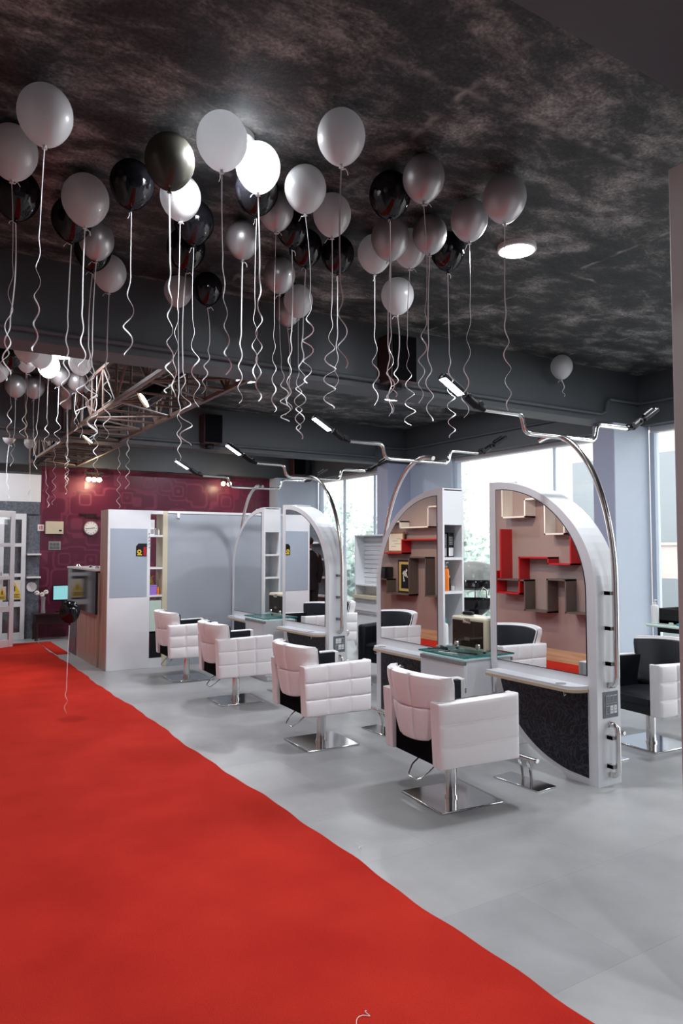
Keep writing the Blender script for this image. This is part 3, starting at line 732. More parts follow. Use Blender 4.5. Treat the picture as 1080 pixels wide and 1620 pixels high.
# ------------------------------------------------------------------ partition, display shelf, reception desk
t = thing('partition_panel', 'white standing partition with a grey-blue rectangle, end of the reception', 'partition', (2.25, 9.24, 0))
MB().box((0, 0.0, 0), (0.54, 0.30, 2.03)).build('board', M['white_wall'], t, 0.003)
MB().box((-0.006, 0.02, 0), (0.0, 0.36, 2.03)).box((0.0, 0.30, 0), (0.54, 0.34, 2.03)).build('wood_side', M['wood_desk'], t)
MB().box((0.03, -0.003, 0.915), (0.50, 0.0, 1.79)).build('grey_field', M['grey_rect'], t)
h = MB()
for k in range(5): h.sph((0.525, -0.006, 1.73-0.045*k), 0.008, seg=8)
h.build('hook_knob', M['chrome'], t)
t = thing('brochure', 'small black flyer with a yellow flower, stuck on the white partition', 'flyer', (2.68, 9.232, 1.515))
MB().prism([(-0.075, -0.075), (0.06, -0.08), (0.065, 0.085), (-0.045, 0.085), (-0.075, 0.05)], 0, 0.003, 'xz').build('sheet', M['black'], t)
f = MB()
for k in range(7): f.cyl((-0.035+0.02*math.cos(k*0.9), -0.001, -0.02+0.02*math.sin(k*0.9)), (-0.035+0.02*math.cos(k*0.9), 0.0, -0.02+0.02*math.sin(k*0.9)), 0.010, seg=8)
f.box((-0.06, -0.001, -0.065), (0.0, 0, -0.05)); f.build('flower_print', M['yellow'], t)
MB().box((0.02, -0.001, -0.07), (0.055, 0.0, 0.04)).build('red_print', M['red_shelf'], t)
t = thing('grey_partition', 'long glossy grey-blue partition wall with a white top rail', 'partition', (3.02, 9.24, 0))
MB().box((0.0, 0.0, 0.0), (1.75, 0.08, 2.0)).build('panel', M['grey_panel'], t, 0.002)
MB().box((0.0, -0.01, 2.0), (1.75, 0.09, 2.03)).build('top_rail', M['white_lam'], t)
MB().box((0.12, -0.02, 1.94), (0.155, 0.0, 2.0)).build('clip', M['white'], t)
t = thing('display_shelf', 'narrow open display shelf between the white and grey partitions', 'shelf', (2.79, 9.24, 0))
MB().box((0.165, 0.0, 0), (0.23, 0.28, 2.03)).build('post', M['cream'], t)
MB().box((0.0, 0.0, 1.985), (0.165, 0.28, 2.03)).build('top', M['white_lam'], t)
for z in (1.70, 1.28, 0.92): MB().box((0.0, 0.0, z-0.012), (0.165, 0.28, z+0.012)).build('shelf', M['white_lam'], t)
MB().box((0.0, 0.02, 0.46), (0.165, 0.28, 0.86)).build('lower_cabinet', M['teal_wall'], t, 0.004)
MB().box((0.0, 0.02, 0.12), (0.165, 0.28, 0.44)).build('lower_recess', M['black'], t)
MB().box((0.0, 0.0, 0.0), (0.165, 0.28, 0.12)).build('plinth', M['white_lam'], t)
for k, (x, lab) in enumerate([(2.83, 'tall white carton on the top display shelf, leftmost item'), (2.885, 'small grey bottle beside the tall carton on the top display shelf'), (2.925, 'small pink bottle at the right end of the top display shelf')]):
    if k == 0: carton(x, 9.33, 1.712, 0.20, 0.06, M['white'], lab)
    else: bottle('small_bottle', x, 9.33, 1.712, 0.014, 0.10-0.01*k, M['grey_alu'] if k == 1 else M['petal'], M['white'], lab)
t = thing('plastic_basket', 'purple plastic box on the lower display shelf', 'box', (2.845, 9.33, 0.932))
MB().box((-0.05, -0.05, 0), (0.05, 0.05, 0.11)).build('box', M['purple'], t, 0.006)
MB().box((-0.052, -0.052, 0.11), (0.052, 0.052, 0.125)).build('lid', M['purple'], t, 0.003)
bottle('small_bottle', 2.922, 9.33, 0.932, 0.022, 0.10, M['orange'], M['orange'], 'small orange bottle beside the purple box')
t = thing('potted_plant', 'small yellow-green plant in a dark pot on the middle display shelf', 'plant', (2.87, 9.36, 1.0))
t.location.z = 0.932+0.0
t.location.y = 9.44
MB().lathe([(0.022, 0), (0.03, 0.06)], seg=14).build('pot', M['black'], t)
f = MB()
for k in range(26):
    a = random.random()*6.28; hh = 0.09+0.16*random.random(); r_ = 0.045*random.random()
    p = Vector((r_*math.cos(a), r_*math.sin(a), hh)); f.tube([(0, 0, 0.05), p*0.6+Vector((0, 0, 0.03)), p], 0.0015, 4); f.sph(p, 0.010, (1, 1, 0.7), seg=8)
f.build('foliage', M['yellow'], t)

t = thing('reception_desk', 'wood-fronted reception desk with a gloss black upper panel, behind the partition', 'desk', (2.22, 9.62, 0))
MB().box((0.0, 0.0, 0), (0.6, 1.23, 1.22)).build('body', M['wood_desk'], t, 0.002)
MB().box((-0.03, -0.02, 0.68), (0.0, 1.75, 1.24)).build('upper_panel', M['gloss_black'], t, 0.002)
MB().box((-0.01, 1.23, 0.0), (0.6, 1.75, 1.22)).build('end_block', M['granite'], t, 0.002)
MB().box((-0.04, -0.02, 1.24), (0.65, 1.77, 1.265)).build('worktop', M['white_lam'], t, 0.002)
for k, y in enumerate((10.0, 10.4, 11.2)):
    tag(MB().lathe([(0.03, 0), (0.035, 0.01), (0.02, 0.03), (0.022, 0.035)], (2.30, y, 1.265)).build('candle_holder', M['chrome']), ['small metal holder on the desk top, closest to the partition', 'small metal holder on the middle of the desk top', 'small metal holder on the far end of the desk top'][k], 'holder')

# ------------------------------------------------------------------ far wall things
def clock(x, y, z, r, lab, ry=0):
    t = thing('wall_clock', lab, 'clock', (x, y, z))
    MB().cyl((0, 0.03, 0), (0, 0, 0), r, seg=36).build('rim', M['grey_alu'] if r < 0.13 else M['black'], t, 0.004)
    MB().cyl((0, 0.0, 0), (0, -0.003, 0), r*0.88, seg=36).build('dial', M['white'], t)
    k = MB()
    for j in range(12):
        a = j*PI/6; k.box((-0.004, 0, -0.010), (0.004, 0.001, 0.010), rot=(0, a, 0), at=(r*0.74*math.sin(a), -0.004, r*0.74*math.cos(a)))
    k.build('hour_marks', M['black'], t)
    for L, a, w_ in ((r*0.5, R(80), 0.005), (r*0.7, R(262), 0.0035)):
        MB().box((-w_, 0, -L/2), (w_, 0.001, L/2), rot=(0, a, 0), at=(L/2*math.sin(a), -0.006, L/2*math.cos(a))).build('hand', M['black'], t)
    return t
clock(2.92, YF-0.04, 1.89, 0.125, 'round white wall clock with grey rim on the maroon wall')
t = thing('wall_bracket', 'thin dark metal rail on the maroon wall above the clock', 'bracket', (2.92, YF, 2.13))
MB().box((-0.20, -0.03, 0.0), (-0.08, 0, 0.02)).box((0.06, -0.03, -0.05), (0.16, 0, -0.03)).box((-0.1, -0.01, -0.06), (0.1, 0, 0.02)).build('rail', M['table_wood'], t)
t = thing('distribution_box', 'cream wall box with a small dark window on the maroon wall', 'box', (2.305, YF, 1.89))
MB().box((-0.145, -0.07, -0.11), (0.145, 0, 0.11)).build('cover', M['cream'], t, 0.006)
MB().box((0.07, -0.073, -0.06), (0.115, -0.07, -0.035)).build('window', M['black'], t)
t = thing('switch_plate', 'grey switch plate with two rows of switches below the cream box', 'switch', (2.32, YF, 1.58))
MB().box((-0.10, -0.012, -0.075), (0.10, 0, 0.075)).build('plate', M['grey_alu'], t, 0.003)
for i in range(3):
    for j in range(2): MB().box((-0.08+i*0.055, -0.018, -0.055+j*0.06), (-0.035+i*0.055, -0.012, -0.01+j*0.06)).build('switch', M['plate_grey'], t, 0.002)
t = thing('wall_sign', 'tiny white square sign with red marks beside the cream box', 'sign', (2.09, YF, 1.89))
MB().box((-0.05, -0.008, -0.055), (0.05, 0, 0.055)).build('plate', M['petal'], t)
MB().box((-0.025, -0.009, -0.03), (-0.012, -0.008, 0.03)).box((0.0, -0.009, -0.03), (0.025, -0.008, -0.018)).box((0.0, -0.009, 0.0), (0.012, -0.008, 0.03)).box((0.015, -0.009, -0.03), (0.025, -0.008, 0.03)).build('red_marks', M['red'], t)
t = thing('monitor', 'lit teal screen on the dark console table by the maroon wall', 'monitor', (2.42, 12.95, 0.45))
MB().box((-0.17, 0, 0.20), (0.17, 0.03, 0.46)).build('bezel', M['black'], t, 0.004)
MB().box((-0.155, -0.003, 0.215), (0.155, 0, 0.445)).build('screen', M['screen'], t)
MB().box((-0.02, 0.01, 0.02), (0.02, 0.03, 0.20)).box((-0.09, -0.05, 0), (0.09, 0.07, 0.02)).build('stand', M['black'], t)
t = thing('console_table', 'small very dark wooden console table with curved legs by the far wall', 'table', (2.22, 12.98, 0))
MB().box((-0.27, -0.16, 0.42), (0.42, 0.18, 0.45)).build('tabletop', M['table_wood'], t, 0.005)
MB().box((-0.24, -0.13, 0.27), (0.39, 0.16, 0.42)).build('apron', M['table_wood'], t, 0.004)
for x in (-0.22, 0.37):
    for y in (-0.12, 0.14):
        MB().tube([(x, y, 0.30), (x*1.05, y*1.1, 0.22), (x, y, 0.10), (x*1.02, y*1.05, 0.03), (x*1.06, y*1.15, 0.0)], 0.026, 10).build('leg', M['table_wood'], t)
t = thing('flower_vase', 'glass vase with white flowers on the dark console table', 'vase', (2.10, 12.92, 0.45))
MB().lathe([(0.035, 0), (0.038, 0.01), (0.028, 0.08), (0.032, 0.22), (0.04, 0.27), (0.036, 0.27)], seg=18).build('vase', M['grey_alu'], t)
for dx, dz in ((-0.10, 0.34), (-0.02, 0.31), (0.04, 0.35)):
    fl = MB().tube([(0, 0, 0.25), (dx*0.6, 0, dz-0.03), (dx, 0, dz)], 0.004, 6).build('stem', M['leaf2'], t)
    p = MB()
    for k in range(7): p.sph((dx+0.022*math.cos(k*0.9), 0.012*math.sin(k*2), dz+0.02*math.sin(k*0.9)), 0.02, seg=8)
    p.build('bloom', M['petal'], t)
for z, lab in ((1.43, 'upper thin white shelf on the granite strip left of the maroon wall'), (1.04, 'lower thin white shelf on the granite strip above the round disc')):
    tag(MB().box((1.87, YF-0.12, z-0.014), (2.09, YF, z+0.014)).build('wall_shelf', M['white'], bevel=0.003), lab, 'shelf')
tag(MB().cyl((1.96, YF-0.02, 0.875), (1.96, YF, 0.875), 0.085, seg=10).build('wall_disc', M['white'], bevel=0.003), 'pale round disc on the granite strip below the two white shelves', 'disc')
# entrance door: fixed leaf and open leaf
def door_leaf(name, n, x, y, rz, wd):
    r = thing(name, '', '', (x, y, 0), rz); del r['label']; del r['category']; r['kind'] = 'structure'
    f = MB()
    f.box((0, -0.02, 0), (0.07, 0.02, 2.12)).box((wd-0.07, -0.02, 0), (wd, 0.02, 2.12))
    for z0, z1 in ((0, 0.12), (0.55, 0.64), (1.05, 1.11), (1.56, 1.62), (2.02, 2.12)): f.box((0.07, -0.02, z0), (wd-0.07, 0.02, z1))
    f.build('door_frame', M['white_lam'], r, 0.003)
    g = MB()
    for z0, z1 in ((0.12, 0.55), (0.64, 1.05), (1.11, 1.56), (1.62, 2.02)): g.box((0.07, -0.004, z0), (wd-0.07, 0.004, z1))
    g.build('pane', M['glass_window'], r)
    MB().tube([(0.035, -0.02, 1.15), (0.035, -0.06, 1.13), (0.035, -0.06, 0.98), (0.035, -0.02, 0.96)], 0.01).build('door_handle', M['chrome'], r)
    return r
door_leaf('door_1', 1, 1.44, 13.20, 0, 0.41)
door_leaf('door_2', 2, 1.56, 12.30, R(200), 0.62)
for k, (x, y, z, rz, lab) in enumerate([(1.685, 13.17, 0.84, 0, 'yellow warning notice with a black triangle on the fixed door pane'), (1.385, 12.205, 0.84, R(20), 'yellow warning notice on the open door leaf')]):
    t = thing('warning_notice', lab, 'sign', (x, y, z), rz)
    MB().box((-0.115, -0.004, -0.19), (0.115, 0, 0.19)).build('sheet', M['paper'], t); t.scale = ((0.85,)*3, (0.55,)*3)[k]
    n = MB().prism([(-0.10, -0.06), (0.10, -0.06), (0.0, 0.15)], -0.007, -0.0042, 'xz').build('triangle', M['yellow'], t)
    MB().box((-0.012, -0.009, -0.03), (0.012, -0.0072, 0.07)).build('triangle_mark', M['black'], n)
    b = MB().box((-0.105, -0.006, -0.17), (0.105, -0.0042, -0.075)).build('text_band', M['yellow'], t)
    l = MB()
    for j in range(3): l.box((-0.09, -0.008, -0.095-0.028*j), (0.09-0.03*(j % 2), -0.0062, -0.085-0.028*j))
    l.build('text_line', M['black'], b)
# dark shelving with clock at the far left (seen in the mirror)
for k, (z, y0_, y1_) in enumerate(((1.62, 11.7, 12.1), (1.30, 11.55, 11.9), (0.95, 11.55, 12.0), (0.60, 11.55, 12.0))):
    tag(MB().box((XL+0.03, y0_, z), (XL+0.17, y1_, z+0.035)).build('wall_shelf', M['white'], bevel=0.003), ['topmost', 'second highest', 'third highest', 'lowest'][k]+' white shelf board on the granite panel behind the person in black', 'shelf')
ck = clock(0, 0, 0, 0.135, 'large round clock with a black rim on the granite panel by the entrance')
ck.location = (XL+0.075, 11.68, 1.91); ck.rotation_euler = (0, 0, R(90))
# warm spots by the maroon wall
def wall_spot(x, z, n, lab, e):
    t = thing('spot_lamp', lab, 'spotlight', (x, 12.96, z))
    MB().box((-0.06*n, 0.0, 0.10), (0.06*n, 0.06, 0.13)).cyl((0, 0.055, 0.13), (0, 0.055, 2.952-z), 0.01).build('mount', M['black'], t)
    for k in range(n):
        xx = (k-(n-1)/2)*(0.09 if n == 3 else 0.125)
        MB().cyl((xx, 0.03, 0.10), (xx, 0.0, 0.0), 0.022, 0.04, cap=False).build('shade', M['chrome'], t)
        MB().sph((xx, -0.005, 0.0), 0.042, seg=12).build('bulb', M['warm_bulb'], t)
    light('spot_glow', 'POINT', (0, -0.12, -0.05), e, WARM, 0.05, parent=t)
wall_spot(2.90, 2.74, 3, 'row of very bright warm bulbs high on the left of the maroon wall', 14)
wall_spot(5.38, 2.78, 2, 'pair of warm bulbs hanging before the right of the maroon wall', 5)

# ------------------------------------------------------------------ roof trusses, spotlights, speakers
def truss(x0, x1, y0, y1, z0, z1, lab, n=6):
    t = thing('roof_truss', lab, 'truss', ((x0+x1)/2, y0, z0))
    ox, oy, oz = (x0+x1)/2, y0, z0
    def P(x, y, z): return (x-ox, y-oy, z-oz)
    for x in (x0, x1):
        for z in (z0, z1):
            MB().box(P(x-0.02, y0, z-0.02), P(x+0.02, y1, z+0.02)).build('chord', M['beam_brown'], t, 0.004)
    for k in range(n+1):
        y = y0+(y1-y0)*k/n
        w_ = MB()
        for x in (x0, x1): w_.cyl(P(x, y, z0), P(x, y, z1), 0.013, seg=8)
        for z in (z0, z1): w_.cyl(P(x0, y, z), P(x1, y, z), 0.013, seg=8)
        if k < n:
            y2 = y0+(y1-y0)*(k+1)/n
            for x in (x0, x1): w_.cyl(P(x, y, z0 if k % 2 else z1), P(x, y2, z1 if k % 2 else z0), 0.013, seg=8)
            w_.cyl(P(x0 if k % 2 else x1, y, z0), P(x1 if k % 2 else x0, y2, z0), 0.011, seg=8)
            w_.cyl(P(x0, y, z0), P(x1, y2, z1), 0.009, seg=8)
        w_.build('web', M['beam_brown'], t)
    return t
truss(1.78, 2.50, 5.52, 9.68, 2.98, 3.42, 'brown lattice steel truss under the ceiling, between the first two beams', 8)
truss(1.85, 2.62, 10.02, 12.98, 2.98, 3.42, 'brown lattice steel truss in the farthest bay above the maroon wall', 6)
def can_spot(x, y, z, tgt, e, lab, arm):
    t = thing('can_spotlight', lab, 'spotlight', (x, y, z))
    d = (Vector(tgt)-Vector((x, y, z))).normalized()
    s = MB().cyl(-d*0.12, d*0.12, 0.078, 0.088, seg=28, cap=False).cyl(-d*0.16, -d*0.119, 0.045, 0.078, seg=28).build('can', M['gloss_black'], t)
    MB().cyl(d*0.100, d*0.104, 0.080, seg=28).build('lens', M['warm_face'], t)
    MB().cyl(-d*0.12, Vector(arm)-Vector((x, y, z)), 0.022, seg=12).build('arm', M['black'], t)
    light('can_light', 'SPOT', d*0.14, e, (1.0, 0.78, 0.55), 0.05, target=None, spot=R(75), parent=t).rotation_euler = d.to_track_quat('-Z', 'Y').to_euler()
can_spot(2.05, 6.75, 3.02, (0.2, 6.85, 1.7), 95, 'black can spotlight with warm lens hanging from the near truss', (2.55, 7.3, 3.40))
can_spot(2.10, 9.45, 3.02, (0.4, 9.55, 0.9), 110, 'black can spotlight with warm lens at the far end of the near truss', (2.5, 9.66, 3.2))
can_spot(1.9, 12.2, 3.0, (0.4, 12.7, 1.8), 30, 'black can spotlight in the farthest bay before the entrance', (2.2, 12.5, 3.35))
def speaker(x, y, z, lab):
    t = thing('loudspeaker', lab, 'speaker', (x, y, z))
    MB().box((-0.14, -0.20, -0.21), (0.14, 0.0, 0.21)).build('cabinet', M['dark_brown'], t, 0.012)
    MB().box((-0.128, -0.208, -0.195), (0.128, -0.20, 0.195)).build('grille', M['grille'], t, 0.002)
    MB().box((-0.05, -0.10, -0.26), (0.05, -0.03, -0.21)).box((-0.03, -0.05, -0.27), (0.03, 0.0, -0.23)).build('bracket', M['black'], t, 0.005)
speaker(3.72, 5.18, 3.20, 'dark box loudspeaker mounted on the nearest beam above the shelf mirror')
speaker(3.74, 9.68, 3.22, 'dark box loudspeaker mounted on the second beam above the far mirrors')
speaker(6.9, 12.98, 3.22, 'dark box loudspeaker high in the far right corner by the window')

# ------------------------------------------------------------------ right-hand side: cabinet, hood, basin, trolley
t = thing('tall_cabinet', 'tall white cabinet with slatted back and beige worktop, before the far window', 'cabinet', (6.0, 8.55, 0))
MB().box((0.0, 0.0, 0.05), (0.45, 0.78, 0.78)).box((0.03, 0.02, 0), (0.42, 0.76, 0.05)).build('carcass', M['white_lam'], t, 0.003)
MB().box((-0.03, -0.01, 0.78), (0.46, 0.79, 0.83)).build('worktop', M['cream'], t, 0.003)
h = MB().box((0.18, 0.0, 0.83), (0.20, 0.78, 1.74)).box((0.0, 0.0, 0.83), (0.2, 0.02, 1.74)).box((0.0, 0.76, 0.83), (0.2, 0.78, 1.74)).box((0.0, 0.0, 0.97), (0.2, 0.78, 0.99)).box((0.0, 0.0, 1.72), (0.2, 0.78, 1.74))
for k in range(10): h.box((0.165, 0.02, 1.03+k*0.068), (0.18, 0.76, 1.085+k*0.068))
h.build('hutch', M['white_lam'], t, 0.002)
for z0, z1 in ((0.60, 0.73), (0.10, 0.55)):
    d = MB().box((-0.02, 0.01, z0), (0.0, 0.77, z1)).build('drawer', M['white_gloss'], t, 0.002)
    MB().box((-0.035, 0.01, z1), (0.0, 0.77, z1+0.02)).build('handle', M['grey_alu'], d)
t = thing('hood_dryer', 'white dome hair steamer with black rim standing by the window', 'hair dryer', (6.10, 6.72, 0))
st = MB()
for k in range(5): st.cyl((0, 0, 0.06), (0.28*math.cos(k*1.257), 0.28*math.sin(k*1.257), 0.04), 0.018)
st.build('base', M['chrome'], t)
for k in range(5): MB().sph((0.28*math.cos(k*1.257), 0.28*math.sin(k*1.257), 0.025), 0.025, seg=10).build('caster', M['black'], t)
MB().cyl((0, 0, 0.05), (0, 0, 1.10), 0.016).build('pole', M['chrome'], t)
MB().lathe([(0.225, 1.14), (0.235, 1.22), (0.215, 1.29), (0.165, 1.345), (0.09, 1.375), (0.01, 1.382)], seg=36).build('dome', mat_glass('milky_dome', (0.85, 0.85, 0.85), 0.2, (0.6, 0.58, 0.56), 0.55), t)
MB().lathe([(0.20, 1.03), (0.245, 1.06), (0.25, 1.13), (0.235, 1.155), (0.01, 1.156)], seg=36).build('rim', M['gloss_black'], t)
MB().box((-0.1, -0.32, 1.06), (0.12, -0.2, 1.12)).build('control_box', M['gloss_black'], t, 0.01)
t = thing('shampoo_basin', 'black shampoo basin on a dark pedestal under the hair steamer', 'basin', (5.72, 6.36, 0))
t.location = (5.60, 6.20, 0)
MB().lathe([(0.12, 0.0), (0.12, 0.5), (0.09, 0.75), (0.10, 0.78)], seg=24).build('pedestal', M['black'], t)
MB().lathe([(0.09, 0.78), (0.20, 0.86), (0.23, 0.95), (0.24, 0.965), (0.21, 0.96), (0.16, 0.86), (0.02, 0.82)], seg=32).build('bowl', M['gloss_black'], t)
MB().tube([(0.2, 0, 0.95), (0.2, 0, 1.05), (0.14, 0, 1.09), (0.1, 0, 1.04)], 0.010).build('tap', M['chrome'], t)
t = thing('wash_chair', 'black padded wash chair between the two mirror pairs, before the white cabinet', 'chair', (5.05, 6.95, 0), R(200))
MB().box((-0.28, -0.30, 0.20), (0.28, 0.30, 0.42)).build('seat', M['black_leather'], t, 0.03, seg=3)
for sg in (-1, 1): MB().box((-0.30, sg*0.30-0.05, 0.18), (0.30, sg*0.30+0.05, 0.64)).build('armrest', M['black_leather'], t, 0.03, seg=3)
MB().box((-0.36, -0.24, 0.30), (-0.24, 0.24, 0.74)).build('backrest', M['black_leather'], t, 0.035, seg=3)
for sx in (-1, 1):
    for sy in (-1, 1): MB().cyl((sx*0.24, sy*0.26, 0), (sx*0.24, sy*0.26, 0.20), 0.018).build('leg', M['chrome'], t)
t = thing('salon_trolley', 'black salon trolley beside the light blue column, behind the right-hand chair', 'trolley', (6.45, 4.05, 0))
for x in (-0.2, 0.2):
    for y in (-0.26, 0.26):
        MB().cyl((x, y, 0.06), (x, y, 0.97), 0.012).build('post', M['black'], t)
        MB().sph((x, y, 0.03), 0.03, seg=10).build('caster', M['black'], t)
for z in (0.15, 0.50, 0.74):
    q = MB().box((-0.21, -0.27, z), (0.21, 0.27, z+0.012)).box((-0.21, -0.27, z), (-0.2, 0.27, z+0.12)).box((0.2, -0.27, z), (0.21, 0.27, z+0.12)).box((-0.21, -0.27, z), (0.21, -0.26, z+0.12)).box((-0.21, 0.26, z), (0.21, 0.27, z+0.12))
    q.build('tray', M['black'], t, 0.003)
MB().box((-0.21, -0.27, 0.80), (0.21, 0.27, 0.90)).box((-0.21, -0.27, 0.90), (-0.195, 0.27, 0.965)).box((0.195, -0.27, 0.90), (0.21, 0.27, 0.965)).box((-0.21, 0.255, 0.90), (0.21, 0.27, 0.965)).box((-0.21, -0.27, 0.90), (0.21, -0.255, 0.965)).build('top_bin', M['black'], t, 0.003)
s_ = MB().box((-0.36, -0.13, 0.80), (-0.21, 0.29, 0.825)).build('side_shelf', M['pale_green'], t, 0.008)
bottle('pump_bottle', 6.15, 4.28, 0.826, 0.036, 0.215, M['white'], M['white'], 'clear white pump bottle on the pale side shelf of the trolley', True)
bottle('product_bottle', 6.36, 3.98, 0.902, 0.028, 0.17, M['grey_shelf'], M['black'], 'brown product bottle on the trolley top', False)
bottle('product_bottle', 6.36, 3.89, 0.902, 0.026, 0.14, M['white'], M['teal_plastic'], 'white bottle with teal cap on the trolley top', False)
for k, (y, c) in enumerate(((4.12, 'leaf1'), (4.04, 'teal_plastic'))):
    tag(MB().lathe([(0.02, 0), (0.022, 0.004), (0.02, 0.02)], (6.16, y, 0.826)).build('jar_lid', M[c]), ['small green jar beside the pump bottle on the pale shelf', 'small teal jar at the right of the pale shelf'][k], 'jar')

# ------------------------------------------------------------------ left wall zig-zag shelves (seen in the mirrors)
XW = XL
def zigzag(name, pts, mat, lab, dep=0.20, th=0.022):
    t = thing(name, lab, 'shelf', (XW, pts[0][0], pts[0][1]))
    oy, oz = pts[0]
    m = MB()
    for (a, b), (c, d) in zip(pts, pts[1:]):
        y0, y1 = min(a, c)-th/2-oy, max(a, c)+th/2-oy; z0, z1 = min(b, d)-th/2-oz, max(b, d)+th/2-oz
        m.box((0, y0, z0), (dep, y1, z1))
    m.build('board', mat, t); return t
zigzag('zigzag_shelf', [(7.61, 2.39), (7.61, 1.98), (7.17, 1.98), (7.17, 2.22), (6.81, 2.22), (6.81, 1.73), (6.48, 1.73), (6.48, 2.0)], M['white_shelf'], 'cream white zigzag wall shelf reflected at the top of the nearest mirror')
zigzag('zigzag_shelf', [(6.38, 1.79), (6.38, 1.33), (6.76, 1.33), (6.76, 1.41), (7.29, 1.41), (7.29, 0.90), (7.74, 0.90), (7.74, 1.2)], M['red_shelf'], 'red zigzag wall shelf reflected in the middle of the nearest mirror')
zigzag('zigzag_shelf', [(7.95, 1.09), (7.19, 1.09), (7.19, 0.68), (6.78, 0.68), (6.78, 1.12), (6.47, 1.12), (6.47, 0.70), (6.05, 0.70)], M['grey_shelf'], 'grey-brown zigzag wall shelf reflected low in the nearest mirror')
zigzag('zigzag_shelf', [(7.63, 1.80), (7.63, 1.12)], M['red_shelf'], 'upright red shelf board reflected at the left of the nearest mirror', 0.22, 0.03)
zigzag('zigzag_shelf', [(10.7, 2.0), (10.1, 2.0), (10.1, 1.89), (9.32, 1.89), (9.32, 2.22), (8.9, 2.22)], M['white_shelf'], 'cream white stepped wall shelf reflected at the top of the shelf mirror')
zigzag('zigzag_shelf', [(10.75, 1.45), (10.05, 1.45), (10.05, 1.68), (9.09, 1.68), (9.09, 1.30)], M['red_shelf'], 'red stepped wall shelf reflected in the shelf mirror')
zigzag('zigzag_shelf', [(11.0, 0.98), (10.5, 0.98), (10.5, 0.74), (9.85, 0.74), (9.85, 1.38), (9.40, 1.38), (9.40, 0.75), (8.95, 0.75)], M['grey_shelf'], 'grey-brown stepped wall shelf reflected low in the shelf mirror')
t = thing('picture_frame', 'framed certificate in a brown frame standing on the red stepped shelf', 'picture', (XW+0.06, 10.38, 1.462))
MB().box((0, -0.24, 0), (0.025, 0.24, 0.36)).build('frame', M['frame_wood'], t, 0.003)
MB().box((0.025, -0.205, 0.03), (0.028, 0.205, 0.33)).build('print', M['paper'], t)
l = MB()
for k, (y, z, L) in enumerate(((-0.1, 0.24, 0.12), (0.02, 0.20, 0.16), (-0.06, 0.15, 0.2), (0.06, 0.10, 0.14))): l.box((0.028, y-L/2, z), (0.029, y+L/2, z+0.006))
l.build('print_line', M['plate_grey'], t)
t = thing('picture_frame', 'framed picture of pink flowers in a dark and gold frame on the grey-brown shelf', 'picture', (XW+0.04, 10.12, 0.752))
MB().box((0, -0.22, 0), (0.03, 0.22, 0.58)).build('frame', M['table_wood'], t, 0.003)
MB().box((0.03, -0.185, 0.035), (0.032, 0.185, 0.545)).build('mount', M['gold'], t)
MB().box((0.032, -0.12, 0.08), (0.034, 0.12, 0.50)).build('print', M['black'], t)
f = MB()
for k in range(34):
    a = random.random()*6.28; r_ = random.random(); f.cyl((0.034, 0.07*r_*math.cos(a), 0.32+0.13*r_*math.sin(a)), (0.0355, 0.07*r_*math.cos(a), 0.32+0.13*r_*math.sin(a)), 0.016, seg=8)
f.build('flower_print', M['petal'], t)
tag(MB().box((XW+0.02, 10.56, 1.0), (XW+0.2, 10.74, 1.2)).build('storage_cube', M['gloss_black'], bevel=0.006), 'small black cube standing on the grey-brown stepped shelf', 'box')

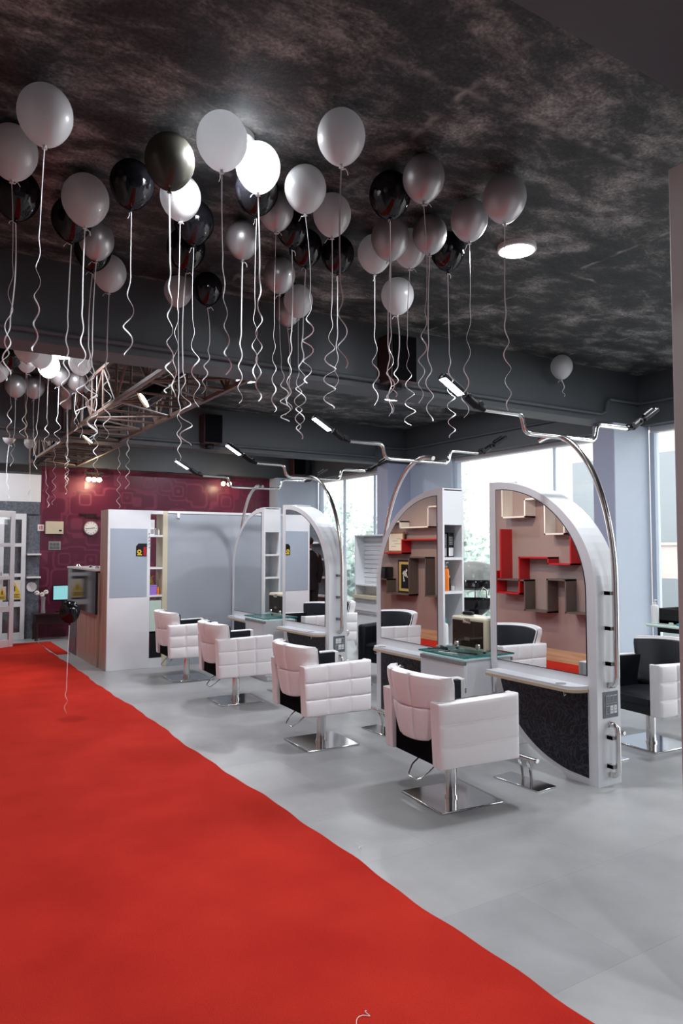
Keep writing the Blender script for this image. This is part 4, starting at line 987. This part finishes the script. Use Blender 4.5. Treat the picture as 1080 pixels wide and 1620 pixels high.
# ------------------------------------------------------------------ person seen in the far mirror
def person():
    t = thing('person', 'person in a black suit and white collar standing with back turned by the entrance', 'person', (0.61, 11.57, 0.008), R(10))
    # skeleton, facing +y
    V = [((0, 0, 0.92), 0.125, 0.10), ((0, 0, 1.08), 0.135, 0.10), ((0, 0, 1.26), 0.155, 0.11), ((0, -0.005, 1.40), 0.13, 0.095), ((0, 0, 1.47), 0.055, 0.055),
         ((0, 0.01, 1.55), 0.06, 0.07), ((0, 0.015, 1.63), 0.076, 0.092), ((0, 0.012, 1.70), 0.06, 0.075)]
    E_ = [(i, i+1) for i in range(7)]
    def add(p, r, parent):
        V.append((p, r, r)); E_.append((parent, len(V)-1)); return len(V)-1
    for sg in (-1, 1):
        a = add((sg*0.10, 0, 0.86), 0.09, 0); b = add((sg*0.11, 0.01, 0.50), 0.062, a); c = add((sg*0.115, -0.01, 0.10), 0.045, b); add((sg*0.12, 0.12, 0.045), 0.04, c)
        s1 = add((sg*0.185, 0, 1.39), 0.065, 3); el = add((sg*0.235, -0.03, 1.12), 0.047, s1); wr = add((sg*0.215, 0.06, 0.88), 0.030, el); pm = add((sg*0.205, 0.08, 0.80), 0.030, wr)
        for k, (dx, dy, L) in enumerate(((-0.012, 0.028, 0.075), (-0.004, 0.01, 0.088), (0.004, -0.008, 0.085), (0.01, -0.025, 0.065))):
            f1 = add((sg*(0.205+dx*0.3), 0.08+dy, 0.77), 0.0095, pm); add((sg*(0.195), 0.085+dy, 0.77-L*0.6), 0.0085, f1)
        th = add((sg*0.185, 0.115, 0.82), 0.011, wr); add((sg*0.18, 0.13, 0.775), 0.009, th)
    me = bpy.data.meshes.new('body'); me.from_pydata([v[0] for v in V], E_, []); o = bpy.data.objects.new('body', me); COL.objects.link(o); o.parent = t
    me.materials.append(M['skin'])
    sk = o.modifiers.new('skin', 'SKIN')
    for i, v in enumerate(me.skin_vertices[0].data): v.radius = (V[i][1], V[i][2]); v.use_root = (i == 0)
    o.modifiers.new('sub', 'SUBSURF').levels = 2; o.modifiers['sub'].render_levels = 2
    # face
    f = MB().sph((0, 0.108, 1.615), 0.016, (0.8, 1, 1.3), seg=10)
    f.sph((-0.078, 0.01, 1.62), 0.022, (0.4, 0.8, 1.3), seg=10).sph((0.078, 0.01, 1.62), 0.022, (0.4, 0.8, 1.3), seg=10); f.build('nose_and_ears', M['skin'], t)
    MB().sph((-0.03, 0.098, 1.64), 0.010, seg=8).sph((0.03, 0.098, 1.64), 0.010, seg=8).build('eyes', M['hair'], t)
    MB().box((-0.024, 0.095, 1.572), (0.024, 0.107, 1.579)).build('mouth', M['red_shelf'], t)
    MB().sph((0, -0.01, 1.665), 0.09, (0.98, 1.12, 0.95), seg=18).build('hair', M['hair'], t)
    # jacket, collar, trousers, shoes
    j = MB()
    prof = [(0.185, 0.135, 0.74), (0.175, 0.13, 0.86), (0.16, 0.12, 1.02), (0.175, 0.128, 1.18), (0.205, 0.125, 1.34), (0.19, 0.105, 1.42), (0.10, 0.08, 1.475), (0.065, 0.065, 1.49)]
    rings = []
    for a, b, z in prof: rings.append([j.bm.verts.new((a*math.cos(2*PI*k/28), b*math.sin(2*PI*k/28), z)) for k in range(28)])
    for p, q in zip(rings, rings[1:]):
        for k in range(28): j.bm.faces.new((p[k], p[(k+1) % 28], q[(k+1) % 28], q[k]))
    for sg in (-1, 1): j.tube([(sg*0.15, 0, 1.40), (sg*0.20, -0.005, 1.37), (sg*0.238, -0.03, 1.12), (sg*0.232, 0.01, 1.0), (sg*0.218, 0.055, 0.89)], 0.062, 14)
    j.build('jacket', M['suit'], t)
    MB().lathe([(0.062, 1.475), (0.066, 1.50), (0.064, 1.525), (0.058, 1.525)], seg=20).build('shirt_collar', M['white'], t)
    tr = MB()
    for sg in (-1, 1):
        rr = []
        for x, y, z, r_ in ((0.09, 0, 0.92, 0.105), (0.105, 0, 0.78, 0.098), (0.11, 0.01, 0.5, 0.078), (0.115, -0.005, 0.09, 0.062), (0.115, 0, 0.05, 0.062)):
            rr.append([tr.bm.verts.new((sg*x+r_*math.cos(2*PI*k/18), y+r_*math.sin(2*PI*k/18)*1.1, z)) for k in range(18)])
        for p, q in zip(rr, rr[1:]):
            for k in range(18): tr.bm.faces.new((p[k], p[(k+1) % 18], q[(k+1) % 18], q[k]))
        tr.bm.faces.new(rr[0]); tr.bm.faces.new(rr[-1])
    tr.build('trousers', M['suit'], t)
    for sg in (-1, 1): MB().sph((sg*0.12, 0.07, 0.045), 0.06, (0.75, 2.1, 0.72), seg=16).build('shoe', M['gloss_black'], t)
person()

# ------------------------------------------------------------------ balloons
BM_ = {'W': 'bw', 'S': 'bs', 'P': 'bp', 'B': 'bb', 'G': 'bg'}
def egg(R_):
    prof = []
    n = 22
    for k in range(n+1):
        a = PI*k/n
        z = math.cos(a); r = math.sin(a)
        zz = z*1.08 if z > 0 else z*1.22
        rr = r*(1.0 if z > -0.2 else 1.0-0.16*(-z-0.2)**1.2)
        prof.append((max(rr, 0.001)*R_, zz*R_))
    return prof
unit_egg = None
def balloon(x, y, z, R_, L, c, lab, straight=False):
    rnd = random.Random(int((x*131+y*977)*100))
    t = thing('balloon', lab, 'balloon', (x, y, z), rnd.random()*6.28, 'floor balloon' if straight else ('balloons under the ceiling' if y < 6 else 'far balloon clusters'))
    prof = egg(R_)
    b = MB(); b.lathe(prof, seg=32)
    o = b.build('envelope', M[BM_[c]], t)
    if not straight:
        tx, ty = R(rnd.uniform(-6, 6)), R(rnd.uniform(-8, 4)); o.rotation_euler = (0, 0, 0)
    zb = -1.22*R_
    MB().lathe([(0.012, zb-0.014), (0.005, zb-0.006), (0.010, zb+0.004)], seg=10).sph((0, 0, zb-0.006), 0.006, seg=8).build('knot', M[BM_[c]], t)
    ph = rnd.uniform(0, 6.28); amp = rnd.uniform(0.016, 0.030); pitch = rnd.uniform(0.16, 0.25); frac = rnd.uniform(0.28, 0.5)
    if straight: amp = 0.02; frac = 0.66
    n = max(40, int(L/0.011)); pts = []
    dx, dy = rnd.uniform(-0.03, 0.03), rnd.uniform(-0.03, 0.03); sgn = rnd.choice((-1, 1))
    bow = rnd.uniform(-0.02, 0.02)
    for k in range(n+1):
        f = k/n; g = max(0.0, (f-frac)/(1-frac)); g = g*g*(3-2*g) if g < 1 else 1
        A = amp*min(1, g*1.6)*(1+0.35*math.sin(7*f+ph)); th = sgn*2*PI*(f*L/pitch)*(0.75+0.5*f)+ph
        w2 = bow*math.sin(PI*f*1.5)
        pts.append((dx*f+w2+A*math.cos(th), dy*f+A*0.75*math.sin(th), zb-0.012-f*L))
    m = MB(); m.tube(pts, 0.0010, 6, flat=0.0036)
    m.tube([(0, 0, zb-0.010), (0.012, 0.004, zb-0.018), (0.024, 0.0, zb-0.010), (0.034, -0.004, zb-0.020), (0.042, 0.0, zb-0.034)], 0.0009, 6, flat=0.0025)
    m.build('ribbon', M['ribbon'], t)
    return t
BL = [
(0.49,3.21,3.405,0.114,0.88,'W','large white balloon, the highest one at the far left of the photo'),
(0.41,3.60,3.406,0.113,0.91,'W','white balloon cut by the left edge of the photo, over a black one'),
(0.48,4.01,3.399,0.119,0.84,'B','black balloon mostly behind the white one at the left edge'),
(0.80,3.88,3.397,0.121,1.00,'W','large white balloon with a black balloon peeping out at its left'),
(0.79,4.18,3.408,0.111,0.92,'B','black balloon peeping out left behind the large white one'),
(0.96,4.33,3.379,0.102,1.09,'S','silver balloon directly below right of the large white left one'),
(0.99,4.56,3.408,0.111,1.00,'B','black balloon hidden behind the leftmost silver one'),
(1.17,4.88,3.407,0.111,0.98,'W','small white balloon touching the first beam, lowest of the left group'),
(0.97,3.61,3.409,0.110,0.74,'B','black balloon alone between the left group and the smoky one'),
(1.06,3.28,3.400,0.118,0.97,'G','smoky olive-grey balloon beside the glowing lamp'),
(1.23,3.62,3.412,0.107,0.93,'W','pale bright balloon peeping out under the smoky one'),
(1.39,3.85,3.407,0.112,0.92,'B','black balloon right below the pale one under the smoky balloon'),
(1.47,4.21,3.400,0.117,1.07,'B','lower of two stacked black balloons below the smoky one'),
(1.69,5.00,3.418,0.101,1.15,'W','small white balloon against the beam, left of a small black one'),
(1.85,4.83,3.415,0.105,0.63,'B','small black balloon against the beam, right of a small white one'),
(1.20,2.97,3.390,0.115,0.92,'W','glowing white balloon at the ceiling lamp, upper of the two bright ones'),
(1.44,3.10,3.395,0.107,1.01,'W','brightest white balloon, right under the lamp beside the upper glowing one'),
(1.54,3.33,3.407,0.112,0.86,'B','black balloon behind the brightest white one'),
(1.73,3.94,3.416,0.103,0.86,'S','lone silver balloon left of centre with clear ceiling around it'),
(1.74,3.51,3.422,0.098,1.00,'S','silver balloon left behind the centre white one'),
(1.93,3.68,3.428,0.093,0.93,'B','upper left of the three black balloons below the centre white one'),
(1.75,3.19,3.411,0.108,0.88,'W','white balloon in the centre, left of the middle white pair'),
(2.11,3.84,3.414,0.104,1.06,'B','middle of the three black balloons below the centre white one'),
(2.02,3.37,3.413,0.106,0.96,'W','white balloon right below the lone high centre one'),
(1.66,2.69,3.410,0.109,0.92,'W','large white balloon alone, highest in the centre of the ceiling'),
(2.33,3.82,3.415,0.105,0.72,'B','rightmost of the three black balloons in the centre'),
(2.17,4.32,3.411,0.108,0.87,'S','silver balloon above the low centre white one'),
(2.52,4.70,3.409,0.110,0.85,'W','low white balloon in the centre, at the edge of the beam'),
(2.57,4.97,3.415,0.105,0.69,'S','silver balloon half hidden behind the low centre white one'),
(2.16,3.01,3.409,0.110,1.01,'B','large black balloon at the left of the right-hand group'),
(2.21,2.79,3.414,0.105,1.01,'S','large silver balloon, highest of the right-hand group'),
(2.44,3.40,3.386,0.113,0.92,'S','silver balloon under the large black one of the right group'),
(2.52,3.68,3.411,0.108,0.83,'W','white balloon at the lower left of the right-hand group'),
(2.66,3.50,3.413,0.106,0.97,'W','white balloon between the two middle silver ones of the right group'),
(2.65,3.29,3.418,0.102,0.98,'S','silver balloon before the black one at the right of the group'),
(2.89,3.41,3.412,0.107,1.04,'B','black balloon under the left one of the two pearl balloons'),
(2.72,3.02,3.415,0.105,0.99,'P','pearl white balloon, left of the two at the right'),
(2.69,2.71,3.404,0.114,0.98,'P','large pearl white balloon, rightmost, above the round lamp'),
(3.07,4.19,3.397,0.120,0.59,'W','lowest white balloon of the right-hand group, alone below it'),
(5.76,5.02,3.408,0.111,0.17,'W','small lone white balloon with a short ribbon by the window corner'),
(0.88,7.52,3.409,0.110,0.66,'B','black balloon of the far cluster, under the beam at the left edge'),
(0.84,8.21,3.406,0.112,0.23,'W','white balloon of the far cluster cut by the left edge'),
(0.97,7.12,3.400,0.117,0.74,'W','cream balloon of the far cluster beside the black one, cut by the beam'),
(1.06,7.76,3.425,0.096,0.64,'W','small pale balloon of the far cluster, right below the cream one'),
(1.13,7.37,3.409,0.110,0.84,'W','warm white balloon of the far cluster, left of the round lamp'),
(1.26,7.72,3.400,0.107,0.67,'W','brightest balloon of the far cluster, just under the lamp'),
(1.08,8.71,3.365,0.114,0.76,'S','left silver balloon of the far cluster, low row'),
(1.29,8.84,3.401,0.117,0.80,'S','second silver balloon of the far cluster, low row'),
(1.45,8.21,3.424,0.097,0.62,'S','bluish silver balloon of the far cluster, right below the lamp'),
(1.51,7.42,3.404,0.114,0.48,'W','white balloon of the far cluster, rightmost beside the lamp'),
(1.65,8.31,3.413,0.106,0.43,'S','silver balloon of the far cluster below the rightmost white one'),
(1.65,8.82,3.424,0.097,1.01,'S','brownish silver balloon of the far cluster above the lowest white one'),
(1.75,9.29,3.400,0.118,1.04,'W','lowest white balloon of the far cluster'),
(1.78,8.56,3.434,0.088,0.50,'S','small silver balloon at the right end of the far cluster'),
(1.45,12.3,3.29,0.100,0.93,'S','silver balloon in the farthest bay, leftmost of three'),
(1.82,12.75,3.29,0.095,0.84,'W','white balloon in the farthest bay, middle of three'),
(2.01,12.3,3.30,0.092,0.98,'W','white balloon in the farthest bay, rightmost of three'),
]
for b in BL: balloon(*b)
balloon(1.38, 7.05, 0.955, 0.092, 0.812, 'B', 'shiny black balloon floating low over the red carpet, ribbon hanging to the floor', True)
# loose ribbon ends hanging from the far trusses
for k, (x, y, z, L, lab) in enumerate([(1.78, 7.9, 3.40, 1.05, 'white curly ribbon hanging from the near truss, left one'), (2.50, 9.3, 3.40, 1.1, 'white curly ribbon hanging from the near truss, right one'),
                                  (1.85, 10.7, 3.40, 1.25, 'white curly ribbon hanging from the far truss at the left'), (2.62, 10.2, 3.40, 1.30, 'thin white ribbon hanging from the far truss, right of the others')]):
    pts = []
    n = 110
    for i in range(n+1):
        f = i/n; A = 0.024*min(1, max(0, (f-0.2)*2)); th = f*L/0.15*2*PI+k
        pts.append((x+A*math.cos(th), y+A*math.sin(th), z-f*L))
    tag(MB().tube(pts, 0.0009, 6, flat=0.003).build('curled_ribbon', M['ribbon']), lab, 'ribbon')

# ------------------------------------------------------------------ outside
struct('floor_outside', MB().box((7.7, -30, -1.6), (70, 70, -1.5)), M['ext_ground'])
def building(x0, x1, y0, y1, z1, cols, rows, lab, w0=0.85, wz=2.3):
    t = thing('building', lab, 'building', (x0, y0, -1.5))
    MB().box((0, 0, 0), (x1-x0, y1-y0, z1+1.5)).build('wall', M['ext_wall'], t)
    W = (y1-y0)/cols
    for i in range(cols):
        for j in range(rows):
            a = W*(i+0.5)-w0; z = 0.1+j*3.0
            f = MB().box((-0.05, a, z), (0.05, a+2*w0, z+wz)).build('window', M['ext_wall'], t)
            g = MB()
            for q in range(2): g.box((-0.06, a+0.08+q*w0, z+0.08), (-0.02, a+w0-0.06+q*w0, z+wz-0.08))
            g.build('pane', M['ext_glass'], f)
    MB().box((-0.3, -0.2, z1+1.3), (x1-x0+0.3, y1-y0+0.2, z1+1.7)).build('roof_edge', M['ext_wall'], t)
building(15.5, 24.0, 3.25, 13.65, 9.0, 4, 3, 'pale pink building with grey windows outside the right-hand windows')
def tree(x, y, h, r, mat, lab):
    t = thing('tree', lab, 'tree', (x, y, -1.5), 0, 'trees outside the windows')
    MB().cyl((0, 0, 0), (0, 0, h*0.6), 0.18, 0.10, seg=10).build('trunk', M['bark'], t)
    f = MB(); rnd = random.Random(int(x*10+y*7))
    cl = []
    for k in range(16):
        a = rnd.random()*6.28; q = rnd.random(); z = h*(0.28+0.62*rnd.random()); rr = r*math.sin(min(1, max(0.15, (z/h-0.15)/0.85))*PI*0.95)**0.6
        cl.append((rr*q*math.cos(a), rr*q*math.sin(a), z, r*(0.35+0.25*rnd.random())))
    for cx, cy, cz, cr in cl:
        for k in range(150):
            u = rnd.uniform(-1, 1); a = rnd.random()*6.28; rad = cr*(0.6+0.45*rnd.random()); s_ = math.sqrt(1-u*u)
            p = Vector((cx+rad*s_*math.cos(a), cy+rad*s_*math.sin(a), cz+rad*u*0.8))
            e1 = Vector((rnd.uniform(-1, 1), rnd.uniform(-1, 1), rnd.uniform(-1, 1))).normalized()*0.13; e2 = e1.orthogonal().normalized()*0.08
            vs = [f.bm.verts.new(p+e1), f.bm.verts.new(p+e2), f.bm.verts.new(p-e1), f.bm.verts.new(p-e2)]
            f.bm.faces.new(vs)
    f.build('crown', mat, t, smooth=False)
for k, (x, y, h, r, c, lab) in enumerate([(13.8, 20.2, 4.6, 2.2, 'leaf1', 'hazy green tree outside the far window, left side'), (13.5, 25.5, 5.4, 2.5, 'leaf2', 'darker tree outside behind the far column'),
        (14.6, 16.3, 4.4, 1.9, 'leaf1', 'hazy green tree seen between the two near mirrors'), (10.6, 15.6, 3.0, 1.4, 'leaf2', 'low leafy tree close outside the far window'),
        (19.5, 23.0, 6.2, 2.8, 'leaf1', 'tall pale tree farthest out beyond the windows'), (12.2, 12.9, 3.1, 1.5, 'leaf2', 'low leafy tree outside right behind the hair steamer')]):
    tree(x, y, h, r, M[c], lab)
